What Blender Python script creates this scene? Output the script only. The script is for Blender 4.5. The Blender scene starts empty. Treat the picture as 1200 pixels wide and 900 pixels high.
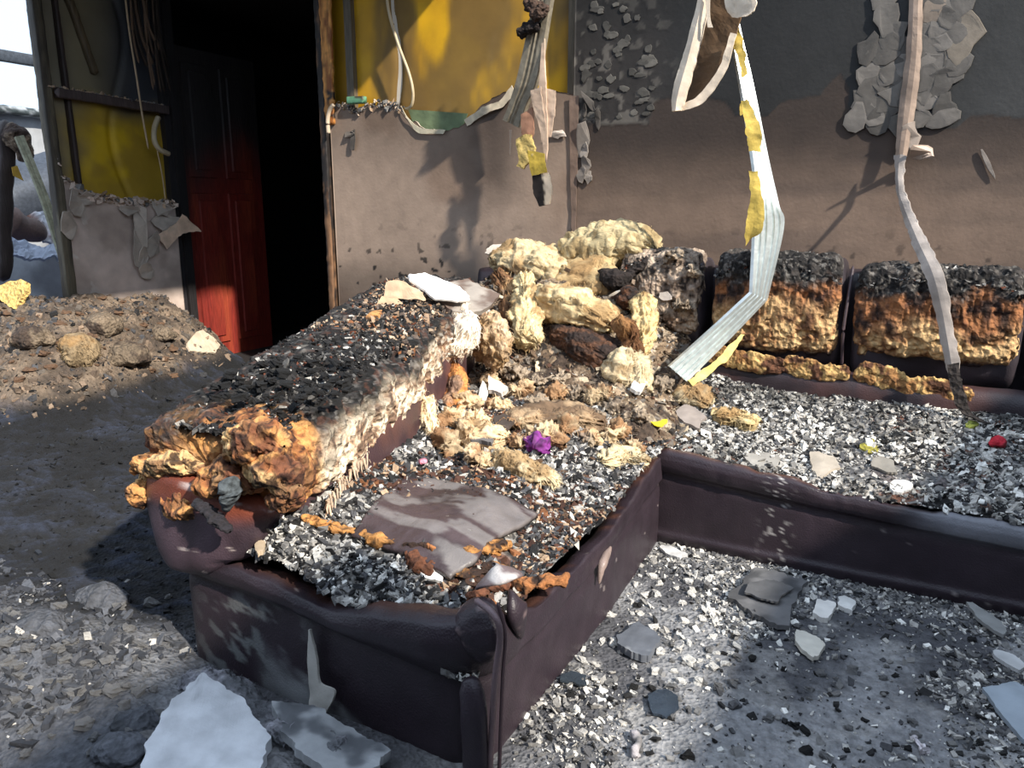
import bpy, math
import numpy as np
from mathutils import Matrix
rng = np.random.default_rng(7)
SC = bpy.context.scene
COL = SC.collection

# ---------------------------------------------------------------- camera, sky, sun, exposure
CAM_H, FPX = 1.15, 900.0
PITCH, YAW, DIST = math.atan(205 / 900), math.radians(28), 3.6
fw = np.array([-math.sin(YAW) * math.cos(PITCH), math.cos(YAW) * math.cos(PITCH), -math.sin(PITCH)])
rt = np.array([math.cos(YAW), math.sin(YAW), 0.0])
up = np.cross(rt, fw)
CAM = np.array([0.0, -DIST, CAM_H])
cd = bpy.data.cameras.new('camera'); cam = bpy.data.objects.new('camera', cd); COL.objects.link(cam)
cd.sensor_width = 36; cd.sensor_fit = 'HORIZONTAL'; cd.lens = FPX / 1200 * 36; cd.clip_start = .05; cd.clip_end = 300
cam.matrix_world = Matrix(((rt[0], up[0], -fw[0], CAM[0]), (rt[1], up[1], -fw[1], CAM[1]), (rt[2], up[2], -fw[2], CAM[2]), (0, 0, 0, 1)))
SC.camera = cam

world = bpy.data.worlds.new('sky'); SC.world = world; world.use_nodes = True
bg = world.node_tree.nodes['Background']
bg.inputs[0].default_value = (0.66, 0.80, 1.0, 1); bg.inputs[1].default_value = 1.5
SUN_TO = np.array([0.75, -0.27, 0.60])
sd = bpy.data.lights.new('sun', 'SUN'); sun = bpy.data.objects.new('sun', sd); COL.objects.link(sun)
sd.energy = 7.5; sd.angle = math.radians(1.4); sd.color = (1.0, .93, .82)
from mathutils import Vector
sun.rotation_euler = Vector(SUN_TO).to_track_quat('Z', 'Y').to_euler(); sun.location = (6, -2, 6)
vs = SC.view_settings
vs.view_transform = 'Standard'; vs.look = 'None'; vs.gamma = 1; vs.use_curve_mapping = False; vs.exposure = 0.0

# ---------------------------------------------------------------- helpers
def A(px, py, x=None, y=None, z=None):
    """point of the place that the photograph shows at a pixel, on a plane x=, y= or z="""
    r = fw + rt * (px - 600) / FPX + up * (450 - py) / FPX
    ax, v = (0, x) if x is not None else ((1, y) if y is not None else (2, z))
    return CAM + r * ((v - CAM[ax]) / r[ax])
def L(*c):
    c = np.array(c, float) / 255
    return np.where(c <= .04045, c / 12.92, ((c + .055) / 1.055) ** 2.4)
def sst(a, b, v):
    t = np.clip((v - a) / (b - a), 0, 1); return t * t * (3 - 2 * t)
def mixc(a, b, t):
    a = np.asarray(a, float); b = np.asarray(b, float); t = np.asarray(t)[..., None]
    return a * (1 - t) + b * t
def _h(i, j, k, s):
    with np.errstate(over='ignore'):
        n = (i.astype(np.int64) * 374761393 + j.astype(np.int64) * 668265263 + k.astype(np.int64) * 2147483647 + s * 1274126177) & 0xffffffff
        n = ((n ^ (n >> 13)) * 1274126177) & 0xffffffff
        n = (n ^ (n >> 16)) * 2246822519 & 0xffffffff
        return ((n ^ (n >> 15)) & 0xffffff) / float(0xffffff)
def vn(P, s=0):
    P = np.asarray(P, float); I = np.floor(P); f = P - I; f = f * f * (3 - 2 * f); I = I.astype(np.int64)
    x, y, z = I[..., 0], I[..., 1], I[..., 2]; fx, fy, fz = f[..., 0], f[..., 1], f[..., 2]
    def c(a, b, d): return _h(x + a, y + b, z + d, s)
    x00 = c(0, 0, 0) * (1 - fx) + c(1, 0, 0) * fx; x10 = c(0, 1, 0) * (1 - fx) + c(1, 1, 0) * fx
    x01 = c(0, 0, 1) * (1 - fx) + c(1, 0, 1) * fx; x11 = c(0, 1, 1) * (1 - fx) + c(1, 1, 1) * fx
    return (x00 * (1 - fy) + x10 * fy) * (1 - fz) + (x01 * (1 - fy) + x11 * fy) * fz
def fbm(P, o=4, s=0):
    P = np.asarray(P, float); r = 0; a = .5; t = 0
    for k in range(o):
        r = r + a * vn(P * 2 ** k + 17.3 * k, s + k); t += a; a *= .5
    return r / t
def ridge(P, o=3, s=0):
    r = 0; a = .5; t = 0
    for k in range(o):
        r = r + a * (1 - np.abs(2 * vn(np.asarray(P) * 2 ** k, s + k) - 1)); t += a; a *= .5
    return r / t
def P3(x, y, z=0): return np.stack(np.broadcast_arrays(x, y, z), -1).astype(float)

# materials -------------------------------------------------------
def material(name, rough=.9, var=.35, nscale=60, bump=.004, bscale=45, bdet=6, fibre=None, metal=0, spec=.5, vor=0, coat=0, trans=0):
    m = bpy.data.materials.new(name); m.use_nodes = True; t = m.node_tree; N = t.nodes; K = t.links.new
    b = N['Principled BSDF']; b.inputs['Roughness'].default_value = rough; b.inputs['Metallic'].default_value = metal
    b.inputs['Specular IOR Level'].default_value = spec; b.inputs['Coat Weight'].default_value = coat
    b.inputs['Transmission Weight'].default_value = trans
    at = N.new('ShaderNodeAttribute'); at.attribute_name = 'Col'
    co = N.new('ShaderNodeTexCoord'); mp = N.new('ShaderNodeMapping'); K(co.outputs['Object'], mp.inputs[0])
    if fibre: mp.inputs['Scale'].default_value = fibre
    n1 = N.new('ShaderNodeTexNoise'); n1.inputs['Scale'].default_value = nscale; n1.inputs['Detail'].default_value = 5; K(mp.outputs[0], n1.inputs['Vector'])
    mr = N.new('ShaderNodeMapRange'); mr.inputs['From Min'].default_value = .3; mr.inputs['From Max'].default_value = .7
    mr.inputs['To Min'].default_value = 1 - var; mr.inputs['To Max'].default_value = 1 + var; K(n1.outputs['Fac'], mr.inputs['Value'])
    mx = N.new('ShaderNodeVectorMath'); mx.operation = 'SCALE'; K(at.outputs['Color'], mx.inputs[0]); K(mr.outputs[0], mx.inputs['Scale'])
    K(mx.outputs[0], b.inputs['Base Color'])
    n2 = N.new('ShaderNodeTexNoise'); n2.inputs['Scale'].default_value = bscale; n2.inputs['Detail'].default_value = bdet; K(mp.outputs[0], n2.inputs['Vector'])
    h = n2.outputs['Fac']
    if vor:
        v = N.new('ShaderNodeTexVoronoi'); v.inputs['Scale'].default_value = vor; K(mp.outputs[0], v.inputs['Vector'])
        ad = N.new('ShaderNodeMath'); ad.operation = 'ADD'; K(n2.outputs['Fac'], ad.inputs[0]); K(v.outputs['Distance'], ad.inputs[1]); h = ad.outputs[0]
    bu = N.new('ShaderNodeBump'); bu.inputs['Distance'].default_value = bump; bu.inputs['Strength'].default_value = 1; K(h, bu.inputs['Height']); K(bu.outputs[0], b.inputs['Normal'])
    return m
M_ASH = material('ash_and_char', .92, .5, 90, .008, 70, 8, vor=60)
M_CHIP = material('rubble_chip', .85, .25, 120, .003, 90)
M_DUST = material('floor_ash', .95, .35, 50, .006, 60, 8, vor=90)
M_LEATHER = material('scorched_leather', .46, .18, 14, .0006, 160, 4, vor=220, spec=.45)
M_FOAM = material('burnt_foam', .95, .35, 70, .012, 60, 8, vor=45)
M_WOOL = material('mineral_wool', .97, .22, 30, .01, 26, 8, fibre=(1, 3.2, 1.4))
M_PLASTER = material('painted_plasterboard', .8, .12, 12, .0012, 60, 6)
M_PAPER = material('scorched_paper', .85, .15, 20, .0015, 50, 5)
M_MEMBRANE = material('yellow_membrane', .6, .12, 6, .003, 8, 4)
M_WOOD = material('charred_wood', .6, .3, 20, .003, 30, 7, fibre=(4, 4, .5))
M_STEEL = material('galvanised_steel', .38, .12, 40, .0006, 80, 4, metal=.75)
M_DIRTSTEEL = material('sooty_steel', .6, .25, 40, .0015, 80, 5, metal=.35)
M_PLASTIC = material('cable_plastic', .5, .1, 30, .0004, 80, 3)
M_CLOTH = material('synthetic_cloth', .75, .15, 60, .002, 60, 4)

def setp(o, label=None, cat=None, group=None, kind=None):
    if label: o['label'] = label
    if cat: o['category'] = cat
    if group: o['group'] = group
    if kind: o['kind'] = kind
    return o
def mesh(name, V, F, col, mat, smooth=True):
    V = np.asarray(V, np.float32); F = np.asarray(F, np.int32); k = F.shape[1]
    me = bpy.data.meshes.new(name)
    me.vertices.add(len(V)); me.vertices.foreach_set('co', V.ravel())
    me.loops.add(F.size); me.loops.foreach_set('vertex_index', F.ravel())
    me.polygons.add(len(F)); me.polygons.foreach_set('loop_start', np.arange(0, F.size, k, dtype=np.int32))
    me.polygons.foreach_set('use_smooth', np.full(len(F), smooth))
    me.update(calc_edges=True)
    c = np.ones((len(V), 4), np.float32); c[:, :3] = np.clip(np.broadcast_to(col, (len(V), 3)), 0, 1)
    a = me.attributes.new('Col', 'FLOAT_COLOR', 'POINT'); a.data.foreach_set('color', c.ravel())
    me.materials.append(mat); me.validate()
    return me
def obj(name, me, parent=None, **k):
    o = bpy.data.objects.new(name, me); COL.objects.link(o)
    if parent is not None: o.parent = parent
    return setp(o, **k)
def empty(name, loc=(0, 0, 0), **k):
    o = bpy.data.objects.new(name, None); COL.objects.link(o); o.empty_display_size = .1
    setp(o, **k); return o
def gridfaces(nu, nv, wrap=False):
    i = np.arange(nu - 1)[:, None]; j = np.arange(nv if wrap else nv - 1)[None, :]; j2 = (j + 1) % nv
    return np.stack([i * nv + j, (i + 1) * nv + j, (i + 1) * nv + j2, i * nv + j2], -1).reshape(-1, 4)
def smooth_path(pts, n):
    pts = np.asarray(pts, float); m = len(pts)
    if m == 2:
        t = np.linspace(0, 1, n)[:, None]; return pts[0] * (1 - t) + pts[1] * t
    q = np.vstack([2 * pts[0] - pts[1], pts, 2 * pts[-1] - pts[-2]])
    u = np.linspace(0, m - 1 - 1e-9, n); i = u.astype(int); t = (u - i)[:, None]
    a, b, c, d = q[i], q[i + 1], q[i + 2], q[i + 3]
    return .5 * (2 * b + (c - a) * t + (2 * a - 5 * b + 4 * c - d) * t * t + (3 * b - a - 3 * c + d) * t ** 3)
def lump(name, pts, rw, rh, mat, colf, parent=None, nu=60, nv=40, p=2.2, amp=.01, fr=12, cap=.12, capk=2.2, seed=0, grain=None, crumple=0, twist=0, fine=None, fuzz=0, world_up=(0, 0, 1), **k):
    """soft body swept along a path, elliptic or boxy in section, closed at both ends, with real surface relief"""
    C = smooth_path(pts, nu); u = np.linspace(0, 1, nu)
    Lh = np.sum(np.linalg.norm(np.diff(C, axis=0), axis=1))
    T = np.gradient(C, axis=0); T /= np.linalg.norm(T, axis=1)[:, None]
    S = np.cross(T, np.array(world_up, float)); S /= np.linalg.norm(S, axis=1)[:, None] + 1e-9; U = np.cross(S, T)
    e = np.minimum(u, 1 - u) / cap; e = np.clip(e, 0, 1); env = (1 - (1 - e) ** capk) ** (1 / capk); env = np.maximum(env, .001)
    W = np.interp(u, np.linspace(0, 1, len(np.atleast_1d(rw))), np.atleast_1d(rw)) * env
    Hh = np.interp(u, np.linspace(0, 1, len(np.atleast_1d(rh))), np.atleast_1d(rh)) * env
    a = np.linspace(0, 2 * math.pi, nv, endpoint=False)
    ca = np.sign(np.cos(a)) * np.abs(np.cos(a)) ** (2 / p); sa = np.sign(np.sin(a)) * np.abs(np.sin(a)) ** (2 / p)
    tw = twist * u
    cx = ca[None] * W[:, None]; sx = sa[None] * Hh[:, None]
    c2 = cx * np.cos(tw)[:, None] - sx * np.sin(tw)[:, None]; s2 = cx * np.sin(tw)[:, None] + sx * np.cos(tw)[:, None]
    V = C[:, None] + S[:, None] * c2[..., None] + U[:, None] * s2[..., None]
    D = V - C[:, None]; R = np.linalg.norm(D, axis=2, keepdims=True); D = D / (R + 1e-6)
    D = D + T[:, None] * (np.sign(u - .5) * (1 - e) ** 1.5)[:, None, None]; D /= np.linalg.norm(D, axis=2, keepdims=True) + 1e-9
    n = fbm(V * fr, 4, seed) - .5
    if grain:
        wp = fbm(V * fr * .8, 3, seed + 21); w2 = fbm(V * fr * .8, 3, seed + 31)
        g = P3(u[:, None] * Lh * grain[0] + 5 * wp, ca[None] * grain[1] + 3 * w2, sa[None] * grain[1] + 3 * wp); n = n + (ridge(g, 2, seed + 5) - .6) * grain[2] * .55
        g2 = P3(u[:, None] * Lh * grain[0] * 3 + 6 * w2, ca[None] * grain[1] * 4 + 5 * wp, sa[None] * grain[1] * 4 + 5 * w2); n = n + (ridge(g2, 2, seed + 6) - .6) * grain[2] * .28
    if crumple: n = n + crumple * (ridge(V * fr * 1.7, 3, seed + 9) - .6)
    V = V + D * (n * 2 * amp)[..., None]
    if fine:
        q = ridge(V * fine[0], 2, seed + 41); q2 = vn(V * fine[0] * .55, seed + 42)
        V = V - D * (fine[1] * (sst(.55, .25, q2) * 1.2 + .8 * sst(.75, .35, q)))[..., None]
    col = colf(V, D, np.broadcast_to(u[:, None], V.shape[:2]), np.broadcast_to(a[None], V.shape[:2]))
    col = np.broadcast_to(col, V.shape)
    me = mesh(name, V.reshape(-1, 3), gridfaces(nu, nv, True)[:, ::-1], np.asarray(col).reshape(-1, 3), mat)
    o = obj(name, me, parent, **k)
    if fuzz:   # loose fibres standing off the surface
        r_ = np.random.default_rng(seed + 1); i_, j_ = r_.integers(2, nu - 2, fuzz), r_.integers(0, nv, fuzz)
        p_, d_ = V[i_, j_], D[i_, j_]; tdir = T[i_] + .9 * r_.normal(size=(fuzz, 3)); tdir -= d_ * np.sum(tdir * d_, 1)[:, None]; tdir /= np.linalg.norm(tdir, axis=1)[:, None]
        l_ = r_.uniform(.008, .028, fuzz)[:, None]; wd = np.cross(tdir, d_) * r_.uniform(.0005, .0014, fuzz)[:, None]
        a_, b_, c_ = p_ - d_ * .002, p_ + tdir * l_ * .5 + d_ * l_ * .16, p_ + tdir * l_ + d_ * l_ * r_.uniform(-.1, .35, fuzz)[:, None] + np.array([0, 0, -.006])
        VV = np.stack([a_ - wd, a_ + wd, b_ + wd, b_ - wd, c_ + wd * .3, c_ - wd * .3], 1).reshape(-1, 3); b0 = np.arange(fuzz)[:, None] * 6
        FF = np.stack([b0 + np.array([0, 1, 2, 3]), b0 + np.array([3, 2, 4, 5])], 1).reshape(-1, 4)
        obj('fibres', mesh('fibres', VV, FF, np.repeat(np.asarray(col)[i_, j_] * 1.1, 6, 0), mat), o, kind='stuff')
    return o
def flat(c, seed=0, var=.25, f=20, dirt=None, da=.5):
    c = np.asarray(c, float)
    def g(V, D, u, a):
        r = c * (1 - var + 2 * var * fbm(V * f, 3, seed))[..., None]
        if dirt is not None: r = mixc(r, np.broadcast_to(dirt, r.shape), sst(da, da + .12, fbm(V * f * .7, 4, seed + 3)))
        return r
    return g
def ribbon(name, rows, mat, colf, parent=None, prof=None, th=.003, n=50, seed=0, amp=0, rough_edge=0, axis='y', nw=None, **k):
    """bent sheet: rows of ((left px), (right px), depth plane or pair of them); ribbed cross-section, real thickness"""
    Lp, Rp = [], []
    for l, r, d in rows:
        dl, dr = d if isinstance(d, tuple) else (d, d)
        Lp.append(A(l[0], l[1], **{axis: dl})); Rp.append(A(r[0], r[1], **{axis: dr}))
    return sheet(name, Lp, Rp, mat, colf, parent, prof, th, n, seed, amp, rough_edge, nw, **k)
def sheet(name, Lp, Rp, mat, colf, parent=None, prof=None, th=.003, n=50, seed=0, amp=0, rough_edge=0, nw=None, sharp=False, irr=0, **k):
    if sharp:
        m = len(Lp); u = np.linspace(0, m - 1, n)
        Lq = np.stack([np.interp(u, np.arange(m), np.array(Lp)[:, i]) for i in range(3)], 1); Rq = np.stack([np.interp(u, np.arange(m), np.array(Rp)[:, i]) for i in range(3)], 1)
    else: Lq, Rq = smooth_path(Lp, n), smooth_path(Rp, n)
    prof = prof or [(0, 0), (1, 0)]
    if nw: w = np.linspace(0, 1, nw); dpt = np.interp(w, [q[0] for q in prof], [q[1] for q in prof])
    else: w = np.array([q[0] for q in prof]); dpt = np.array([q[1] for q in prof])
    V = Lq[:, None] * (1 - w)[None, :, None] + Rq[:, None] * w[None, :, None]
    T = np.gradient((Lq + Rq) / 2, axis=0); Nn = np.cross(T, Rq - Lq); Nn /= np.linalg.norm(Nn, axis=1)[:, None] + 1e-9
    V = V + Nn[:, None] * dpt[None, :, None]
    if amp: V = V + Nn[:, None] * ((fbm(V * 14, 3, seed) - .5) * 2 * amp)[..., None]
    if rough_edge:
        ed = (np.abs(w - .5) * 2) ** 4; sgn = np.sign(w - .5)
        s = (Rq - Lq)[:, None]; s = s / (np.linalg.norm(s, axis=2, keepdims=True) + 1e-9)
        V = V + s * (sgn * ed)[None, :, None] * ((fbm(V * 40, 3, seed + 2) - .5) * 2 * rough_edge)[..., None]
        t = T / (np.linalg.norm(T, axis=1)[:, None] + 1e-9); ee = np.abs(np.linspace(-1, 1, n)) ** 8 * np.sign(np.linspace(-1, 1, n))
        V = V + t[:, None] * (ee[:, None] * (fbm(V * 30, 3, seed + 4) - .5) * 2 * rough_edge)[..., None]
    if irr:
        u_ = np.linspace(-1, 1, n)[:, None] + 0 * w[None]; w_ = 2 * w[None] - 1 + 0 * u_; an = np.arctan2(w_, u_); mx_ = np.maximum(np.abs(u_), np.abs(w_))
        r_ = np.random.default_rng(seed * 7 + 3); K_ = 9; ang = (np.arange(K_) + r_.uniform(-.35, .35, K_)) * 2 * math.pi / K_ - math.pi + .3
        rad = r_.uniform(1 - irr * .5, 1 + irr * .4, K_) / np.maximum(np.abs(np.cos(ang)), np.abs(np.sin(ang))) ** (1 - .5 * irr); px_, py_ = rad * np.cos(ang), rad * np.sin(ang); PR = np.full(an.shape, 9.0)
        for q_ in range(K_):
            ax_, ay_, bx_, by_ = px_[q_], py_[q_], px_[(q_ + 1) % K_], py_[(q_ + 1) % K_]; ex_, ey_ = bx_ - ax_, by_ - ay_
            den = np.cos(an) * ey_ - np.sin(an) * ex_; t_ = (ax_ * ey_ - ay_ * ex_) / np.where(np.abs(den) < 1e-6, 1e-6, den); s_ = (ax_ * np.sin(an) - ay_ * np.cos(an)) / np.where(np.abs(den) < 1e-6, 1e-6, den)
            PR = np.where((t_ > 0) & (s_ >= -.001) & (s_ <= 1.001), np.minimum(PR, t_), PR)
        PR = np.where(PR > 8, 1, PR); f_ = PR * np.maximum(np.abs(np.cos(an)), np.abs(np.sin(an))) * (1 + .10 * (fbm(P3(np.cos(an) * 9, np.sin(an) * 9, seed), 3, seed + 60) - .5))
        f_ = 1 + (f_ - 1) * mx_ ** 2; ce = V.mean((0, 1)); V = ce + (V - ce) * f_[..., None]
    B = V - Nn[:, None] * th
    nu, nv = V.shape[:2]; m = nu * nv
    F = gridfaces(nu, nv); F2 = F[:, ::-1] + m
    i = np.arange(nu - 1)
    def side(a, b): return np.stack([a, a + m, b + m, b], 1)
    e1 = side((i + 1) * nv, i * nv); e2 = side(i * nv + nv - 1, (i + 1) * nv + nv - 1)
    j = np.arange(nv - 1); e3 = side(j, j + 1); e4 = side((nu - 1) * nv + j + 1, (nu - 1) * nv + j)
    F = np.vstack([F, F2, e1, e2, e3, e4])
    VV = np.vstack([V.reshape(-1, 3), B.reshape(-1, 3)])
    W = np.concatenate([np.broadcast_to(w[None], (nu, nv)).ravel()] * 2); UU = np.concatenate([np.broadcast_to(np.linspace(0, 1, nu)[:, None], (nu, nv)).ravel()] * 2)
    col = colf(VV, None, UU, W) if callable(colf) else colf
    return obj(name, mesh(name, VV, F, col, mat, False), parent, **k)
def tube(name, pts, r, mat, col, parent=None, n=40, nv=10, **k):
    return lump(name, pts, r, r, mat, lambda V, D, u, a: np.broadcast_to(col, V.shape), parent, nu=n, nv=nv, p=2, amp=0, cap=.03, **k)
def box(name, lo, hi, col, mat, parent=None, **k):
    lo, hi = np.minimum(lo, hi), np.maximum(lo, hi)
    V = [(x, y, z) for x in (lo[0], hi[0]) for y in (lo[1], hi[1]) for z in (lo[2], hi[2])]
    F = [(0, 1, 3, 2), (4, 6, 7, 5), (0, 4, 5, 1), (2, 3, 7, 6), (0, 2, 6, 4), (1, 5, 7, 3)]
    return obj(name, mesh(name, V, F, col, mat, False), parent, **k)
def hfield(name, x0, x1, y0, y1, step, zf, colf, mat, parent=None, keep=None, **k):
    nx, ny = int((x1 - x0) / step) + 1, int((y1 - y0) / step) + 1
    X, Y = np.meshgrid(np.linspace(x0, x1, nx), np.linspace(y0, y1, ny), indexing='ij'); Z = zf(X, Y)
    V = np.stack([X, Y, Z], -1).reshape(-1, 3)
    F = gridfaces(nx, ny)
    if keep is not None: F = F[keep(V[:, 0], V[:, 1])[F].all(1)]
    return obj(name, mesh(name, V, F, colf(X, Y, Z).reshape(-1, 3), mat), parent, **k)
def chipmesh(name, P, size, col, flatn=.5, smooth=False, jit=.35, up=None):
    """many tiny irregular crumbs in one mesh"""
    n = len(P); base = np.array([(x, y, z) for x in (-1, 1) for y in (-1, 1) for z in (-1, 1)], float) * .5
    V = base[None] + rng.uniform(-jit, jit, (n, 8, 3)) * .5
    V *= (np.stack([rng.uniform(.6, 1.5, n), rng.uniform(.5, 1.1, n), flatn * rng.uniform(.4, 1.3, n)], 1) * size[:, None])[:, None]
    ax = rng.normal(size=(n, 3)) * np.array([.45, .45, 0]); yaw = rng.uniform(0, 6.283, n)
    cy, sy = np.cos(yaw), np.sin(yaw); x = V[..., 0] * cy[:, None] - V[..., 1] * sy[:, None]; y = V[..., 0] * sy[:, None] + V[..., 1] * cy[:, None]
    z = V[..., 2] + x * ax[:, :1] + y * ax[:, 1:2]
    V = np.stack([x, y, z], -1) + P[:, None]
    f = np.array([(0, 1, 3, 2), (4, 6, 7, 5), (0, 4, 5, 1), (2, 3, 7, 6), (0, 2, 6, 4), (1, 5, 7, 3)])
    F = (np.arange(n)[:, None, None] * 8 + f[None]).reshape(-1, 4)
    return mesh(name, V.reshape(-1, 3), F, np.repeat(col, 8, axis=0), M_CHIP, smooth)
WHITE, PALE, GREY, DGREY, BLACK, RUST, ORANGE, TAN, CREAM = L(225, 222, 215), L(180, 176, 170), L(120, 118, 116), L(70, 70, 73), L(26, 25, 26), L(92, 48, 28), L(185, 115, 50), L(165, 140, 115), L(235, 215, 170)
PURPLE_BROWN = L(70, 52, 55)
def pick(n, pal, w):
    w = np.array(w, float); w /= w.sum(); c = np.array(pal)[rng.choice(len(pal), n, p=w)]
    return c * rng.uniform(.75, 1.2, (n, 1))
def sizes(n, lo, hi): return lo * 1.2 + (hi * 1.05 - lo * 1.2) * rng.random(n) ** 4.5

# ---------------------------------------------------------------- ground heights
def z_floor(x, y):
    n = fbm(P3(x, y) * 3, 3, 11); d = ridge(P3(x, y) * 22, 3, 15) - .6
    z = .012 + .02 * (n - .5) + (.010 + .012 * sst(-1.6, -2.0, x)) * d
    left = sst(-1.9, -3.4, x)
    z = z + .10 * left + left * .02 * d
    # heap along the plaster return wall on the left
    e = sst(-3.55, -4.25, x + .25 * (y + .6) + .16 * (fbm(P3(x, y) * 2.5, 3, 31) - .5))
    h = .50 * e * sst(-2.0, -1.0, y) * sst(-5.5, -4.8, x) * (1 - .45 * sst(-.35, .05, y))
    z = z + h + h * .35 * (fbm(P3(x, y) * 5, 4, 35) - .5) + .02 * e * (ridge(P3(x, y) * 12, 3, 36) - .5)
    # low heap near the camera on the left
    q = np.exp(-(((x + 1.95) / .42) ** 2 + ((y + 2.72) / .30) ** 2)); q2 = np.exp(-(((x + 1.25) / .35) ** 2 + ((y + 2.68) / .16) ** 2))
    z = z + .12 * q + .03 * q2 + q * .05 * (fbm(P3(x, y) * 9, 4, 41) - .5) + q * .02 * d
    return z
def back_x(y): return -1.20 - .42 * (y + 2.4) / 1.4          # inner edge of the left backrest
def z_left(x, y):
    n = fbm(P3(x, y) * 6, 4, 51) - .5
    z = .405 - .085 * sst(-.98, -.74, x) - .042 * sst(-2.16, -2.33, y) + .02 * n + .007 * (ridge(P3(x, y) * 40, 2, 52) - .5)
    z = z - .05 * sst(-2.37, -2.43, y)
    z = z + .06 * sst(back_x(y) + .22, back_x(y) - .05, x)
    z = z + .05 * sst(-1.75, -1.35, y)
    return z
def z_right(x, y):
    n = fbm(P3(x, y) * 6, 4, 61) - .5
    z = .322 - .03 * sst(-1.12, -1.16, y) + .14 * sst(-1.12, -.45, y) + .02 * n + .008 * (ridge(P3(x, y) * 40, 2, 62) - .5)
    return z + .05 * sst(-.45, -.85, x)
def z_heap(x, y):
    r = np.interp(x, [-2.15, -1.95, -1.75, -1.35, -1.1, -.92, -.75, -.55], [.45, .74, .86, .93, .86, .66, .52, .42])
    f = sst(-1.35, -.35, y); base = .42
    z = base + (r - base) * f ** 1.25
    z = z + .10 * (fbm(P3(x, y) * 5, 4, 71) - .5) + .03 * (ridge(P3(x, y) * 16, 3, 72) - .5) - .25 * sst(-.2, -.05, y)
    z = z - .15 * sst(-1.12, -1.29, y) - .12 * sst(-.85, -.62, x)
    return z
def drop(px, py, zf, zs=1.2):
    """walk the sight line of a pixel until it meets a surface"""
    r = fw + rt * (px - 600) / FPX + up * (450 - py) / FPX
    t = np.linspace(.8, 7, 3000); P = CAM + r * t[:, None]
    d = P[:, 2] - zf(P[:, 0], P[:, 1]); i = np.argmax(d < 0)
    return P[i]

# ================================================================ STRUCTURE
floor = box('floor', (-12, -6, -.3), (3, 3, -.02), L(60, 60, 62), M_DUST, kind='structure')
box('ground', (-60, -40, -.6), (60, 60, -.31), L(110, 110, 105), M_DUST, kind='structure')

# main wall -----------------------------------------------------
wall_back = box('wall_back', (-3.12, .075, 0), (2.0, .2, 2.6), L(60, 50, 40), M_PLASTER, kind='structure')
def wall_z_sheet(name, xs, top, y, th, colf, parent, step=.009, z0=0.0, mat=M_PLASTER, relief=None, axis='y', edgecol=L(205, 195, 180), z1=None):
    nx = int((xs[-1] - xs[0]) / step) + 1; X = np.linspace(xs[0], xs[-1], nx)
    T = np.interp(X, xs, top); rag = (fbm(P3(X, X * 0 + 3) * 22, 4, 81) - .5) * .05
    if axis == 'y' or True: T = T + rag * (1 if z1 is None else 0)
    nz = int((T.max() - z0) / step) + 1; w = np.linspace(0, 1, nz)
    XX = np.broadcast_to(X[:, None], (nx, nz)); ZZ = z0 + (T[:, None] - z0) * w[None]
    rel = relief(XX, ZZ) if relief else 0 * XX
    rel = rel * (np.minimum(w * 40, 1) * np.minimum((1 - w) * 25 + .15, 1))[None]
    C = colf(XX, ZZ)
    Fr = np.stack([XX, y - rel, ZZ], -1); Bk = np.stack([XX, np.full_like(XX, y + th), ZZ], -1)
    if axis == 'x':
        Fr = np.stack([y + rel, XX, ZZ], -1); Bk = np.stack([np.full_like(XX, y - th), XX, ZZ], -1)
    V = np.vstack([Fr.reshape(-1, 3), Bk.reshape(-1, 3)]); m = nx * nz
    F = gridfaces(nx, nz)[:, ::-1] if axis == 'x' else gridfaces(nx, nz)
    i = np.arange(nx - 1); j = np.arange(nz - 1)
    def side(a, b): return np.stack([a, a + m, b + m, b], 1)
    F = np.vstack([F, F[:, ::-1] + m, side(i * nz + nz - 1, (i + 1) * nz + nz - 1), side((i + 1) * nz, i * nz), side(j, j + 1), side((nx - 1) * nz + j + 1, (nx - 1) * nz + j)])
    Cb = np.broadcast_to(edgecol, (m, 3)); 
    return obj(name, mesh(name, V, F, np.vstack([C.reshape(-1, 3), Cb]), mat, True), parent)
# yellow membrane behind the broken left sheet
def col_mem(X, Z):
    c = mixc(L(222, 170, 12), L(196, 146, 16), sst(.4, .62, fbm(P3(X, 0, Z) * 3, 4, 91)))
    s = sst(.50, .68, fbm(P3(X * 3, 0, Z * 1.3) * 1.4, 4, 92) + .22 * np.exp(-((X + 2.22) / .13) ** 2) + .1 * sst(1.75, 2.4, Z))
    c = mixc(c, np.broadcast_to(L(92, 74, 46), c.shape), s * .8)
    g = sst(.5, .7, fbm(P3(X * 6, 1, Z * 2), 4, 93)) * np.exp(-((X + 2.2) / .14) ** 2) * sst(1.6, 1.9, Z)
    c = mixc(c, np.broadcast_to(L(135, 125, 100), c.shape), g * .8)
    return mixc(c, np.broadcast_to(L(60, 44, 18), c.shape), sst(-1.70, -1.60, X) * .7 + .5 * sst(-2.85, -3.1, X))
wall_z_sheet('membrane', [-3.1, -1.58], [2.6, 2.6], .055, .012, col_mem, wall_back, step=.02, z0=.9, mat=M_MEMBRANE, relief=lambda X, Z: .012 * (fbm(P3(X, 0, Z) * 4, 2, 94) - .5) - .02 * np.exp(-((X + 2.66 + .02 * np.sin(Z * 9)) / .02) ** 2), z1=1)
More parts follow.
